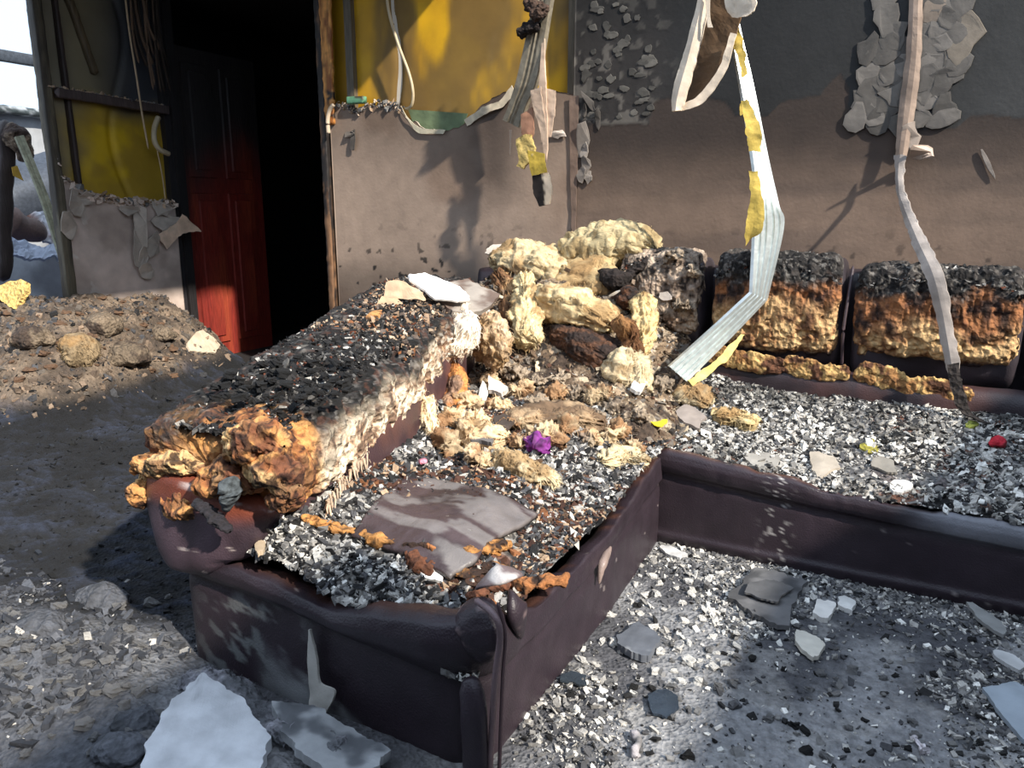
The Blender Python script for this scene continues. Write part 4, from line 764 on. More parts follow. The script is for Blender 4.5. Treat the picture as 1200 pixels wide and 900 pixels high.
# ================================================================ LOOSE THINGS ON THE SOFA
WL = L(226, 208, 160)
def woolc(seed, base=WL, dark=L(150, 118, 78), d=.5):
    def g(V, D, u, a):
        n = fbm(V * 12, 4, seed); f = ridge(V * np.array([22, 22, 60]) + 5 * n[..., None], 3, seed + 3)
        c = base * np.array([.98, .94, .98]) * (.5 + .55 * f)[..., None]; c = mixc(c, np.broadcast_to(dark, V.shape), sst(d - .05, d + .12, n) * .85)
        return mixc(c, np.broadcast_to(L(120, 116, 110), V.shape), sst(.76, .80, fbm(V * 9, 2, seed + 7)) * .6)
    return g
def wool(label, pts, w, h, seed, name='mineral_wool_batt', base=WL, dark=L(150, 118, 78), d=.5, amp=.03, fr=8, nu=110, nv=64, cap=.18, zf=None, grain=(3, 3.5, .9), wu=(0, 0, 1), cat='insulation', mat=M_WOOL, tw=0):
    P = []
    for q in pts:
        P.append(A(q[0], q[1], y=q[2]) if len(q) == 3 else drop(q[0], q[1], zf) + np.array([0, 0, np.mean(h) * .6]))
    return lump(name, P, w, h, mat, woolc(seed, base, dark, d), None, nu=nu, nv=nv, p=2.3, amp=amp * 1.25, fr=fr * .85, cap=cap, crumple=.35, fuzz=0 if nu < 60 else (250 if mat is M_FOAM else 1100), fine=(55, .007) if mat is M_FOAM else (24, .013), seed=seed, grain=grain, world_up=wu, twist=tw, label=label, cat=cat)
wool('largest yellow wool batt, mounded on top of the sofa corner against the wall', [(650, 308, -.36), (690, 292, -.33), (730, 288, -.32), (768, 294, -.34)], [.11, .15, .14, .10], [.08, .10, .11, .07], 401, base=L(205, 190, 145), dark=L(140, 118, 82))
wool('crumpled wool batt left of the big mound, grey paper scraps on it', [(572, 308, -.46), (600, 304, -.44), (640, 314, -.44), (672, 330, -.46)], [.08, .10, .12, .10], [.06, .08, .09, .08], 402, base=L(214, 196, 152))
wool('hanging flap of wool below the big mound, in front of the wall', [(680, 300, -.43), (676, 330, -.50), (672, 352, -.54)], [.14, .19, .18], [.05, .07, .06], 403, base=L(190, 168, 122), wu=(0, 1, 0), grain=(1, 6, .9))
wool('bright cream wool roll arching over the charred cushion', [(622, 352, -.66), (650, 352, -.74), (690, 364, -.76), (726, 388, -.76)], [.06, .08, .08, .06], [.06, .075, .075, .055], 404, base=L(238, 218, 166), grain=(2, 5, .9))
wool('cream wool strand hanging down left of the charred cushion', [(612, 325, -.62), (618, 360, -.80), (616, 390, -.90), (630, 402, -.92)], [.05, .055, .05, .045], [.03, .04, .035, .03], 405, base=L(244, 224, 170), wu=(0, 1, 0), grain=(1, 5, .9))
wool('brown scorched rim of wool around the charred cushion', [(722, 372, -.82), (740, 392, -.83), (742, 415, -.84), (734, 438, -.86)], [.03, .04, .035, .02], [.03, .03, .03, .02], 406, base=L(160, 118, 72), dark=L(90, 58, 36), wu=(0, 1, 0))
wool('yellow wool wisp right of the charred hole', [(752, 345, -.62), (756, 372, -.68), (752, 400, -.74), (746, 425, -.80)], [.035, .04, .04, .03], [.03] * 4, 407, base=L(232, 208, 150), wu=(0, 1, 0))
wool('fan-shaped wool tuft at the foot of the heap beside the metal strip', [(742, 412, -.84), (738, 432, -.88), (732, 455, -.92)], [.04, .08, .10], [.04, .05, .04], 408, base=L(214, 198, 158), wu=(0, 1, 0), grain=(1, 7, 1.1))
wool('knobbly cream wool tuft standing on the near seat by the backrest', [(494, 468, -1.55), (500, 490, -1.60), (508, 515, -1.63)], [.035, .045, .035], [.035, .04, .03], 409, base=L(250, 232, 190), dark=L(190, 150, 100), wu=(0, 1, 0))
wool('rolled cream wool twist lying across the seat beside the purple cloth', [(578, 540), (600, 548), (625, 563), (655, 572)], [.035, .036, .028, .022], [.03, .032, .026, .02], 410, base=L(235, 222, 180), zf=z_left, grain=(16, 1, 1.0), amp=.02)
wool('flat wool pad on the seat at the edge above the inner corner', [(700, 545), (728, 536), (760, 545)], [.04, .05, .03], [.016, .02, .012], 411, base=L(222, 206, 164), zf=z_left)
wool('square yellow wool pad on the seat below the metal strip', [(835, 492), (858, 492), (885, 500)], [.045, .05, .035], [.028, .03, .02], 412, base=L(222, 200, 146), zf=z_right, grain=(2, 5, .9))
wool('small greyish wool tuft touching the lower end of the metal strip', [(790, 470), (812, 468), (830, 478)], [.035, .04, .03], [.02, .028, .02], 413, base=L(190, 178, 144), zf=z_right)
wool('white fluffy wool curtain draped over the backrest below the paper sheet', [(530, 372, -1.15), (536, 395, -1.24), (532, 415, -1.30)], [.09, .09, .06], [.03, .03, .03], 414, base=L(252, 240, 214), dark=L(210, 175, 130), d=.58, wu=(0, 1, 0))
wool('long cream wool tongue hanging over the inner side of the backrest', [(512, 385, -1.28), (505, 415, -1.36), (500, 450, -1.40)], [.04, .035, .04], [.03, .03, .03], 415, base=L(250, 222, 168), wu=(0, 1, 0), grain=(1, 5, .9))
wool('orange burnt foam clump hanging from the backrest beside the wool tongue', [(530, 425, -1.26), (532, 460, -1.34), (528, 500, -1.44), (520, 520, -1.50)], [.05, .055, .045, .03], [.035, .04, .035, .03], 416, name='foam_clump', base=L(214, 150, 84), dark=L(120, 62, 34), mat=M_FOAM, wu=(0, 1, 0), grain=None, cat='foam')
wool('light tan foam mat below the grey board, in folds', [(560, 380, -1.02), (575, 400, -1.06), (590, 425, -1.12)], [.09, .10, .06], [.04, .05, .03], 417, name='foam_clump', base=L(222, 196, 158), mat=M_FOAM, wu=(0, 1, 0), grain=(1, 4, .6), cat='foam')
wool('vertical brown wool strip between the grey board and the cream strand', [(580, 318, -.56), (596, 345, -.64), (600, 385, -.78)], [.035, .04, .03], [.03, .03, .03], 418, base=L(196, 160, 112), dark=L(96, 62, 40), wu=(0, 1, 0), d=.45)
wool('small creamy foam tuft in the middle of the seat behind the purple cloth', [(545, 505), (560, 520), (590, 520)], [.03, .04, .03], [.03, .035, .02], 419, base=L(236, 210, 166), zf=z_left, d=.46)
wool('low brown wool mat spread between the heap and the seat', [(600, 500), (650, 492), (710, 500)], [.07, .08, .06], [.02, .03, .02], 420, base=L(176, 152, 118), dark=L(92, 72, 56), d=.42, zf=lambda x, y: np.maximum(z_left(x, y), z_heap(x, y)))
# loose tufts and crusts in the rubble of the corner
ztop = lambda x, y: np.maximum(np.where(x < -.66, z_left(x, y), 0), np.maximum(z_heap(x, y), np.where((x > -.75) & (y > -1.13), z_right(x, y), 0)))
tuft_spots = [(528, 498), (545, 478), (560, 500), (585, 480), (612, 462), (598, 505), (640, 520), (560, 545), (520, 530), (668, 508), (700, 470), (690, 520), (722, 515), (742, 530), (610, 525), (575, 460), (655, 470)]
for i, (px, py) in enumerate(tuft_spots):
    c = drop(px, py, ztop) + np.array([0, 0, .012]); a_ = rr.uniform(0, 3.14); w_ = rr.uniform(.022, .042); dv = np.array([math.cos(a_), math.sin(a_), 0]) * w_ * 1.6
    lump('wool_tuft', [c - dv, c + np.array([0, 0, w_ * .5]), c + dv + np.array([0, 0, rr.uniform(-.01, .02)])], [w_ * .7, w_, w_ * .6], [w_ * .5, w_ * .8, w_ * .4], M_WOOL, woolc(900 + i, L(*(np.array([236, 212, 168]) * rr.uniform(.75, 1.05))), L(140, 100, 66), .45), None, nu=60, nv=48, amp=.026, fr=22, cap=.35, crumple=1.0, seed=900 + i, fuzz=350, fine=(45, .012), twist=rr.uniform(-2, 2), label='small cream wool tuft in the brown rubble of the sofa corner', cat='insulation', group='wool tufts in the rubble of the sofa corner')
crust_spots = [(605, 440), (630, 448), (655, 445), (678, 462), (628, 475), (700, 490), (650, 490), (780, 400), (800, 360), (770, 370), (812, 320), (790, 300), (795, 430), (765, 420), (775, 452), (720, 480), (745, 490), (590, 430)]
for i, (px, py) in enumerate(crust_spots):
    c = drop(px, py, ztop) if px < 755 or py > 435 else A(px, py, y=-.48); w_ = rr.uniform(.03, .055)
    g = rr.uniform(.75, 1.15); a_ = rr.uniform(0, 3.14); dv = np.array([math.cos(a_), math.sin(a_) * .6, 0]) * w_
    up_ = px >= 755 and py <= 435
    lump('crust_lump', [c - dv, c + np.array([0, 0, .008]), c + dv], [w_ * .6, w_ * .9, w_ * .6], [w_ * .35, w_ * .5, w_ * .3], M_ASH, flat(L(150, 134, 116) * g, 940 + i, .4, 18, dirt=L(62, 50, 42), da=.52), None, nu=56, nv=44, amp=.024, fr=24, cap=.35, crumple=1.1, seed=940 + i, fine=(50, .012), label='grey-brown crust stuck to the scorched cushion left of the metal channel' if up_ else 'grey-brown crust lump in the rubble of the sofa corner', cat='crust', group='crusts on the scorched cushion' if up_ else 'crust lumps in the sofa corner')
# charred cushion inside the arch
lump('charred_cushion', [A(650, 390, y=-.78), A(685, 405, y=-.82), A(725, 425, y=-.84)], [.06, .09, .07], [.05, .07, .06], M_ASH, lambda V, D, u, a: mixc(mixc(L(88, 58, 40), L(44, 32, 28), sst(.4, .6, fbm(V * np.array([8, 30, 30]), 4, 421))), np.broadcast_to(L(200, 180, 160), V.shape), sst(.60, .66, fbm(V * 14, 3, 422)) * sst(.4, .2, u)), None, nu=90, nv=60, amp=.02, fr=10, cap=.2, grain=(2, 7, .9), crumple=.6, label='dark brown charred cushion lump under the arched cream wool', cat='cushion')
lump('charred_rag', [A(705, 322, y=-.52), A(722, 330, y=-.55), A(740, 322, y=-.5), A(765, 305, y=-.45)], [.03, .04, .03, .02], [.03, .04, .02, .02], M_ASH, flat(L(36, 28, 26), 5, .5, 30), None, nu=60, nv=30, amp=.025, fr=18, cap=.2, crumple=.8, label='black charred rag tucked into the right side of the wool mound', cat='rag')
lump('charred_rag', [A(722, 345, y=-.56), A(735, 352, y=-.60), A(740, 335, y=-.58)], [.03, .04, .03], [.03, .035, .03], M_ASH, flat(L(96, 62, 42), 6, .5, 30, dirt=L(30, 22, 20)), None, nu=50, nv=30, amp=.02, fr=16, cap=.25, crumple=.8, label='rust-brown charred rag below the black one beside the wool mound', cat='rag')
# scraps: boards, paper, plaster
def scrap(name, corners, label, cat, col, th=.012, amp=.006, seed=0, mat=M_PAPER, re=.008, n=26, nw=20, dirt=None, zf=None, lift=.006, irr=.45):
    P = [A(c_[0], c_[1], y=c_[2]) if len(c_) == 3 else drop(c_[0], c_[1], zf) + np.array([0, 0, lift]) for c_ in corners]
    return sheet(name, [P[0], (P[0] + P[3]) / 2, P[3]], [P[1], (P[1] + P[2]) / 2, P[2]], mat, (lambda V, D, u, a: flat(col, seed, .2, 14, dirt=dirt)(V, D, u, a)), None, th=th, n=n, nw=nw, amp=amp, rough_edge=re, seed=seed, irr=irr, label=label, cat=cat)
scrap('board_scrap', [(478, 325, -1.36), (505, 318, -1.22), (560, 350, -1.16), (512, 354, -1.32)], 'bright white board scrap lying on top of the grey one at the backrest corner', 'board', L(245, 243, 240), th=.008, seed=1)
scrap('board_scrap', [(500, 350, -1.30), (540, 322, -1.02), (588, 340, -.98), (555, 374, -1.22)], 'grey weathered board scrap under the white one at the backrest corner', 'board', L(150, 142, 134), th=.02, seed=2, dirt=L(100, 84, 76), amp=.012)
scrap('board_scrap', [(455, 326, -1.38), (486, 332, -1.36), (502, 352, -1.36), (447, 350, -1.40)], 'tan folded cardboard scrap standing at the far end of the backrest', 'cardboard', L(214, 186, 154), th=.008, seed=3, amp=.012, irr=.15)
scrap('board_scrap', [(447, 346, -1.41), (480, 352, -1.38), (470, 376, -1.43), (442, 366, -1.44)], 'lower half of tan cardboard drooping from the backrest end', 'cardboard', L(188, 158, 128), th=.006, seed=4, amp=.016, irr=.2)
scrap('plaster_scrap', [(562, 296, -.50), (584, 283, -.46), (600, 292, -.46), (590, 306, -.5)], 'pale grey plaster scrap poking up at the left end of the wool ridge', 'plaster', L(200, 190, 178), th=.014, seed=5)
scrap('plaster_scrap', [(617, 300, -.50), (640, 293, -.47), (646, 304, -.5), (630, 312, -.52)], 'grey paper-faced scrap on the wool beside the big mound', 'plaster', L(160, 156, 150), th=.01, seed=6)
scrap('plaster_scrap', [(649, 340, -.80), (664, 336, -.78), (668, 346, -.8), (654, 352, -.82)], 'small grey scrap stuck on the arched wool roll', 'plaster', L(165, 160, 158), th=.006, seed=7)
scrap('plaster_scrap', [(770, 345, -.50), (782, 340, -.5), (790, 350, -.5), (776, 354, -.5)], 'white flake stuck on the grey cushion left of the metal strip', 'plaster', L(225, 212, 200), th=.008, seed=8)
scrap('metal_clip', [(713, 346, -.63), (727, 338, -.63), (728, 341, -.63), (715, 349, -.63)], 'shiny small metal clip in the charred rag', 'clip', L(235, 235, 235), th=.005, seed=9, mat=M_STEEL, re=0, n=6, nw=4)
scrap('plaster_stick', [(563, 447, -1.28), (571, 447, -1.28), (568, 484, -1.36), (557, 482, -1.36)], 'white upright plaster stick standing on the seat near the orange foam', 'plaster', L(245, 238, 225), th=.014, seed=10, re=.004)
scrap('plaster_scrap', [(572, 440, -1.18), (596, 452, -1.2), (592, 462, -1.24), (570, 456, -1.24)], 'white broken plaster wedge behind the upright stick', 'plaster', L(225, 215, 205), th=.02, seed=11)
scrap('slate_scrap', [(544, 528), (556, 512), (584, 516), (580, 540)], 'dark grey slate-like scrap leaning beside the rolled wool on the seat', 'slate', L(105, 102, 102), th=.014, seed=12, zf=z_left, lift=.045)
scrap('slate_scrap', [(574, 508), (588, 498), (606, 505), (598, 520)], 'brownish black leaf-shaped scrap behind the slate-like one', 'slate', L(72, 62, 56), th=.012, seed=13, zf=z_left, lift=.045)
scrap('plaster_scrap', [(737, 462), (745, 450), (760, 455), (752, 470)], 'white chunk of plaster at the foot of the fan-shaped wool', 'plaster', L(240, 236, 228), th=.014, seed=14, zf=lambda x, y: np.maximum(z_right(x, y), z_heap(x, y)), lift=.03)
scrap('plaster_scrap', [(788, 492), (800, 475), (826, 488), (822, 512)], 'grey-tan plasterboard flap on the seat beside the square wool pad', 'plaster', L(140, 130, 124), th=.012, seed=15, zf=z_right, lift=.02)
scrap('plaster_scrap', [(862, 536), (905, 532), (922, 548), (885, 556)], 'pale dusty plaster flake on the seat, second from the lip near the inner corner', 'plaster', L(150, 146, 140), th=.012, seed=16, zf=z_right, lift=.012)
scrap('plaster_scrap', [(943, 540), (970, 534), (986, 552), (960, 572)], 'curled tan plaster flake hanging over the sofa lip at the seam', 'plaster', L(165, 155, 142), th=.010, seed=17, zf=z_right, lift=.02)
scrap('plaster_scrap', [(1018, 540), (1040, 538), (1050, 558), (1025, 556)], 'dull grey plaster flake on the seat beside the mossy patch', 'plaster', L(135, 130, 122), th=.008, seed=18, zf=z_right, lift=.014)
scrap('plaster_scrap', [(1045, 468), (1062, 458), (1092, 466), (1080, 478)], 'pinkish beige plaster flake leaning at the back of the seat left of the drooping tape', 'plaster', L(192, 178, 165), th=.008, seed=19, zf=z_right, lift=.018)
scrap('plaster_scrap', [(1035, 575), (1052, 566), (1070, 575), (1056, 586)], 'white plaster chunk on the seat lip towards the right', 'plaster', L(215, 214, 212), th=.014, seed=20, zf=z_right, lift=.02)
scrap('plaster_scrap', [(490, 682), (494, 673), (520, 676), (519, 690)], 'bright white flat chunk on the charred front of the near seat', 'plaster', L(245, 245, 243), th=.012, seed=21, zf=z_left, lift=.016)
scrap('plaster_scrap', [(296, 652), (304, 640), (312, 646), (304, 660)], 'beige triangular flake at the left edge of the near seat', 'plaster', L(185, 165, 140), th=.01, seed=22, zf=z_left, lift=.02)
scrap('mossy_pad', [(1006, 522), (1026, 518), (1030, 534), (1010, 534)], 'yellow-green scorched foam patch among the crumbs on the seat by the wall', 'foam', L(150, 142, 60), th=.014, seed=23, zf=z_right, mat=M_FOAM, lift=.012)
scrap('mossy_pad', [(1128, 500), (1142, 496), (1148, 503), (1134, 506)], 'small olive foam patch near the tip of the drooping tape', 'foam', L(132, 140, 62), th=.01, seed=24, zf=z_right, mat=M_FOAM, lift=.012)
scrap('tape_scrap', [(757, 505), (768, 512), (784, 500), (776, 516)], 'yellow tape scrap sticking up at the inner corner of the seats', 'tape', L(214, 190, 40), th=.003, seed=25, zf=z_left, lift=.04, mat=M_CLOTH, amp=.012)
# cloths
def petal(name, px, py, zf, s, col, label, seed, lift=.02, cat='cloth'):
    c = drop(px, py, zf) + np.array([0, 0, lift])
    return lump(name, [c + np.array([-s, 0, 0]), c + np.array([-s * .2, s * .2, s * .3]), c + np.array([s * .7, 0, 0])], [s * .5, s * .8, s * .4], [s * .4, s * .6, s * .3], M_CLOTH, lambda V, D, u, a: mixc(col, col * .35, sst(.4, .62, fbm(V * 30, 3, seed))), None, nu=44, nv=32, p=2, amp=s * .35, fr=26, cap=.3, crumple=1.2, seed=seed, label=label, cat=cat)
petal('purple_cloth', 632, 532, z_left, .042, L(130, 50, 135), 'crumpled bright purple cloth lying beside the rolled wool on the seat', 501)
petal('pink_scrap', 496, 550, z_left, .013, L(226, 150, 170), 'small pink cloth scrap at the back edge of the seat leather', 502)
petal('red_scrap', 1170, 528, z_right, .024, L(190, 30, 50), 'dark red cloth scrap among the white crumbs at the right end of the seat', 503)
lump('foam_splinter', [drop(326, 412, z_heap) if False else (-1.58, -1.62, .795), (-1.60, -1.56, .80), (-1.62, -1.50, .80)], [.018, .03, .018], .016, M_FOAM, orangef(510), None, nu=30, nv=20, amp=.01, fr=24, cap=.2, label='orange foam splinter lying on the charred top of the backrest', cat='foam')

# individual stones of plaster: one mesh per kind, copied
def rock(name, s, col, seed, fl=.6):
    th = np.linspace(0, math.pi, 7); ph = np.linspace(0, 2 * math.pi, 9, endpoint=False); V = []
    for t in th:
        for f in ph: V.append((math.sin(t) * math.cos(f), math.sin(t) * math.sin(f), math.cos(t)))
    V = np.array(V); V = np.sign(V) * np.abs(V) ** .7; V *= (1 + 1.3 * (vn(V * 2.1 + seed * 7.7, seed) - .5))[:, None]; V *= np.array([1, .75, fl]) * s
    return mesh(name, V, gridfaces(7, 9, True)[:, ::1], col * (.85 + .3 * vn(V / s * 3, seed))[:, None], M_CHIP, False)
rocks = {c_: [rock(c_, .5, col, i + 11 * j) for i in range(5)] for j, (c_, col) in enumerate({'white_plaster_crumb': L(226, 223, 218), 'grey_plaster_crumb': L(118, 117, 117), 'char_crumb': L(20, 19, 20), 'brown_crumb': L(110, 84, 64)}.items())}
def stones(kind, spots, zf, group, label, lo, hi, cat='rubble', name=None):
    for i, (px, py) in enumerate(spots):
        c = drop(px, py, zf)
        if c[1] > -.06 or (c[0] < -4.38 and c[1] > -.86): continue
        o = obj(name or kind, rocks[kind][i % 5]); s = rr.uniform(lo, hi); o.scale = (s, s, s * .8)
        o.location = c + np.array([0, 0, s * .12]); o.rotation_euler = (rr.uniform(-.3, .3), rr.uniform(-.3, .3), rr.uniform(0, 6.28)); setp(o, label, cat, group)
fl_ok = lambda px, py: (py > 640 + (px - 765) * .205 + 14) and (py > 900 - (px - 600) * 1.75 + 18)
def spread(n_, x0, x1, y0, y1, ok=lambda a, b: True, mind=9):
    out = []
    tries = 0
    while len(out) < n_ and tries < 9000:
        tries += 1; p_ = (rr.uniform(x0, x1), rr.uniform(y0, y1))
        if ok(*p_) and all((p_[0] - q_[0]) ** 2 + (p_[1] - q_[1]) ** 2 > mind ** 2 for q_ in out): out.append(p_)
    return out
stones('white_plaster_crumb', spread(70, 640, 1000, 650, 800, lambda a, b: fl_ok(a, b) and (a + b * .9 < 1560)), z_floor, 'white plaster crumbs on the floor before the sofa', 'white plaster crumb lying in grey ash on the floor in the angle of the sofa', .016, .036)
stones('grey_plaster_crumb', spread(70, 600, 1190, 660, 890, fl_ok, 11), z_floor, 'grey plaster crumbs on the floor before the sofa', 'grey plaster crumb lying in the ash on the floor before the sofa', .014, .03)
stones('char_crumb', spread(30, 620, 1190, 680, 890, fl_ok, 11), z_floor, 'black char lumps on the floor before the sofa', 'black char lump lying on the ashy floor before the sofa', .014, .03)
stones('white_plaster_crumb', spread(60, 780, 1190, 462, 575, lambda a, b: (b < 518 + (a - 775) * .17) and (b > 455 + (a - 800) * .05)), z_right, 'white plaster crumbs on the seat along the wall', 'white plaster crumb among the ash on the seat along the wall', .012, .024)
stones('white_plaster_crumb', spread(40, 290, 560, 610, 712, lambda a, b: b < 640 + (a - 280) * .27), z_left, 'white plaster crumbs on the charred front of the near seat', 'white plaster crumb among black char on the front of the near seat', .012, .026)
stones('grey_plaster_crumb', spread(40, 285, 560, 610, 712, lambda a, b: b < 640 + (a - 280) * .27), z_left, 'grey crumbs on the charred front of the near seat', 'grey crumb among black char on the front of the near seat', .012, .028)
stones('white_plaster_crumb', spread(40, 600, 750, 500, 650, lambda a, b: b < 690 - (a - 600) * .9), z_left, 'white plaster crumbs on the inner part of the near seat', 'white plaster crumb on the near seat between the leather sheet and the inner corner', .012, .026)
stones('brown_crumb', spread(30, 600, 720, 520, 680, lambda a, b: b < 700 - (a - 600) * .9), z_left, 'brown crumbs on the inner part of the near seat', 'brown burnt crumb on the near seat right of the leather sheet', .012, .026)
stones('char_crumb', spread(40, 180, 420, 420, 520, lambda a, b: b < 470 + (a - 180) * .0 + 0 and b > 480 - (a - 170) * .42), lambda x, y: np.where((x < -1.15) & (x > -2.1), .70 + .12 * (y + 2.4), 0), 'char lumps on the backrest', 'black char lump on the scorched top of the left backrest', .016, .04)
stones('brown_crumb', spread(50, 5, 205, 350, 450, mind=13), z_floor, 'clods on the debris heap below the torn wall', 'brown clod on the debris heap below the torn plasterboard', .02, .06, name='clod')
stones('grey_plaster_crumb', spread(60, 5, 200, 700, 890, mind=11), z_floor, 'grey ash lumps at the near left of the floor', 'grey ash lump on the floor left of the near sofa end', .014, .045, name='ash_lump')

# ================================================================ LOOSE THINGS ON THE FLOOR
fz = z_floor
scrap('plaster_slab', [(842, 705), (880, 672), (945, 690), (912, 752)], 'largest flaky grey plaster slab on the floor before the wall seat', 'plaster', L(104, 103, 104), th=.014, seed=31, zf=fz, lift=.022, amp=.006, dirt=L(70, 70, 72), re=.02)
scrap('plaster_slab', [(868, 704), (892, 680), (935, 698), (910, 728)], 'thin dark flake lying on the largest grey plaster slab', 'plaster', L(84, 84, 86), th=.006, seed=64, zf=fz, lift=.034, re=.01, irr=.7)
scrap('plaster_slab', [(925, 752), (935, 742), (972, 758), (955, 782)], 'pale broken end of the plaster slab with cream edge', 'plaster', L(205, 200, 188), th=.012, seed=32, zf=fz, lift=.018)
scrap('plaster_slab', [(950, 722), (962, 704), (978, 712), (972, 735)], 'white angular plaster piece beside the flaky slab', 'plaster', L(222, 218, 212), th=.016, seed=33, zf=fz, lift=.016)
scrap('plaster_slab', [(978, 714), (984, 702), (1002, 708), (998, 722)], 'white square plaster piece furthest right of the flaky slab', 'plaster', L(214, 212, 208), th=.014, seed=34, zf=fz, lift=.016)
scrap('plaster_slab', [(768, 646), (780, 642), (806, 652), (796, 660)], 'flat white plaster piece near the foot of the inner sofa corner', 'plaster', L(205, 204, 204), th=.01, seed=35, zf=fz, lift=.014)
scrap('plaster_slab', [(716, 760), (745, 735), (778, 755), (760, 784)], 'upturned dusty dark shard between the two sofa sections', 'shard', L(92, 96, 104), th=.02, seed=36, zf=fz, lift=.025, dirt=L(170, 172, 176))
scrap('glass_shard', [(752, 820), (776, 808), (800, 828), (775, 850)], 'glossy blue-black shard low in the middle of the ashy floor', 'shard', L(44, 54, 66), th=.006, seed=37, zf=fz, lift=.014, mat=M_LEATHER)
scrap('glass_shard', [(654, 800), (664, 790), (690, 796), (680, 812)], 'small dark shard beside the near sofa base', 'shard', L(50, 58, 66), th=.006, seed=38, zf=fz, lift=.014, mat=M_LEATHER)
scrap('plaster_slab', [(1130, 720), (1142, 716), (1185, 752), (1165, 756)], 'long grey board splinter at the right edge of the floor below the sofa', 'board', L(140, 140, 138), th=.01, seed=39, zf=fz, lift=.03)
scrap('plaster_slab', [(1160, 772), (1172, 766), (1204, 784), (1200, 798)], 'white board splinter below the long grey one at the right edge', 'board', L(190, 190, 190), th=.01, seed=40, zf=fz, lift=.02)
scrap('plaster_slab', [(1150, 812), (1215, 808), (1230, 880), (1205, 882)], 'smooth pale blue-grey panel piece lying at the lower right corner', 'panel', L(150, 160, 170), th=.012, seed=41, zf=fz, lift=.02, re=.002, mat=M_PLASTER)
wool('white knotted rag lying alone on the floor near the lower right', [(1068, 866), (1078, 878), (1088, 890)], [.018, .016, .022], [.014, .013, .016], 601, name='knotted_rag', base=L(225, 222, 222), dark=L(150, 146, 146), zf=fz, amp=.01, fr=30, nu=40, nv=24, grain=None, cat='rag')
wool('grey plaster-coated bone-like stub on the floor at the bottom edge', [(742, 862), (748, 876), (746, 892)], [.014, .012, .018], [.014, .012, .015], 602, name='coated_stub', base=L(175, 172, 172), dark=L(110, 108, 108), zf=fz, amp=.008, fr=30, nu=40, nv=24, grain=None, cat='stub')
# big white plasterboard piece near the camera
scrap('plaster_slab', [(216, 806), (328, 856), (300, 990), (140, 960)], 'large pale plasterboard slab on the floor at the near end of the sofa', 'plasterboard', L(196, 198, 202), th=.03, seed=51, zf=fz, lift=.055, amp=.008, re=.012, n=50, nw=40, irr=.22)
wool('grey caked ash ridge between the pale slab and the sofa end', [(215, 800), (245, 815), (290, 838), (345, 868), (420, 900)], [.03, .045, .05, .05, .04], [.02, .03, .035, .03, .02], 603, name='ash_ridge', base=L(140, 142, 146), dark=L(84, 86, 90), zf=fz, amp=.02, fr=18, mat=M_DUST, grain=None, cat='ash')
scrap('plaster_slab', [(300, 850), (345, 838), (455, 900), (420, 960)], 'grey flat plaster sheet lying against the foot of the sofa end', 'plasterboard', L(150, 152, 154), th=.02, seed=52, zf=fz, lift=.05, amp=.01, re=.012, n=50, nw=30, dirt=L(90, 92, 96))
# plaster sliver leaning on the sofa end
ribbon('plaster_sliver', [((361, 738), (363, 738), -2.445), ((360, 775), (371, 772), -2.45), ((363, 812), (374, 800), -2.455), ((362, 826), (392, 812), -2.46), ((366, 852), (376, 846), -2.465)], M_PLASTER, warm(L(176, 172, 165), 9), th=.006, nw=5, rough_edge=.003, label='grey pointed plaster sliver stuck upright to the sofa end', cat='plaster')
# left heap pieces
wool('rounded pale wool lump half buried in the heap below the torn wall', [(75, 420, -.0)] and [(72, 425), (92, 420), (112, 430)], [.07, .09, .06], [.06, .08, .05], 611, name='buried_lump', base=L(150, 132, 100), zf=fz, amp=.02, cat='insulation')
scrap('board_scrap', [(216, 415), (236, 390), (260, 405), (250, 420)], 'pale board fragment leaning at the foot of the red door', 'board', L(205, 188, 165), th=.012, seed=61, zf=fz, lift=.03)
scrap('board_scrap', [(-12, 342, -1.12), (18, 326, -1.04), (38, 336, -1.04), (12, 368, -1.14)], 'yellowish curled foam board at the left edge on top of the heap', 'board', L(214, 180, 110), th=.03, seed=62, mat=M_FOAM, amp=.02)
for i, (px, py, w, lab) in enumerate([(40, 400, .09, 'broad brown clump on the left of the debris heap'), (120, 385, .10, 'brown earthy clump on top of the debris heap below the torn wall'), (150, 420, .11, 'tan clump low on the debris heap facing the sofa'), (190, 395, .08, 'crumbly tan clump at the right end of the debris heap')]):
    c = drop(px, py, fz); lump('debris_clump', [c + np.array([-.5 * w, -w, 0]), c + np.array([0, 0, .02]), c + np.array([.3 * w, w, 0])], [w * .7, w, w * .7], [w * .4, w * .6, w * .4], M_ASH, flat(L(112, 98, 82), 620 + i, .35, 12, dirt=L(66, 54, 46)), None, nu=50, nv=36, amp=.03, fr=9, cap=.3, crumple=.7, seed=620 + i, label=lab, cat='debris')
# caked clumps at near left
for i, (px, py, w, lab) in enumerate([(45, 735, .07, 'caked ash clump left of the sofa, nearest the left edge'), (120, 705, .08, 'round caked ash clump in the shade of the sofa end'), (160, 850, .06, 'dusty ash clump next to the pale slab'), (140, 880, .05, 'lower ash clump at the bottom edge beside the pale slab')]):
    c = drop(px, py, fz); lump('ash_clump', [c + np.array([-w, -.3 * w, 0]), c + np.array([0, 0, .01]), c + np.array([w, .2 * w, 0])], [w * .5, w * .8, w * .5], [w * .25, w * .4, w * .25], M_DUST, flat(L(80, 82, 88), 630 + i, .3, 14, dirt=L(54, 56, 60)), None, nu=50, nv=36, amp=.018, fr=14, cap=.3, crumple=.7, seed=630 + i, label=lab, cat='ash')

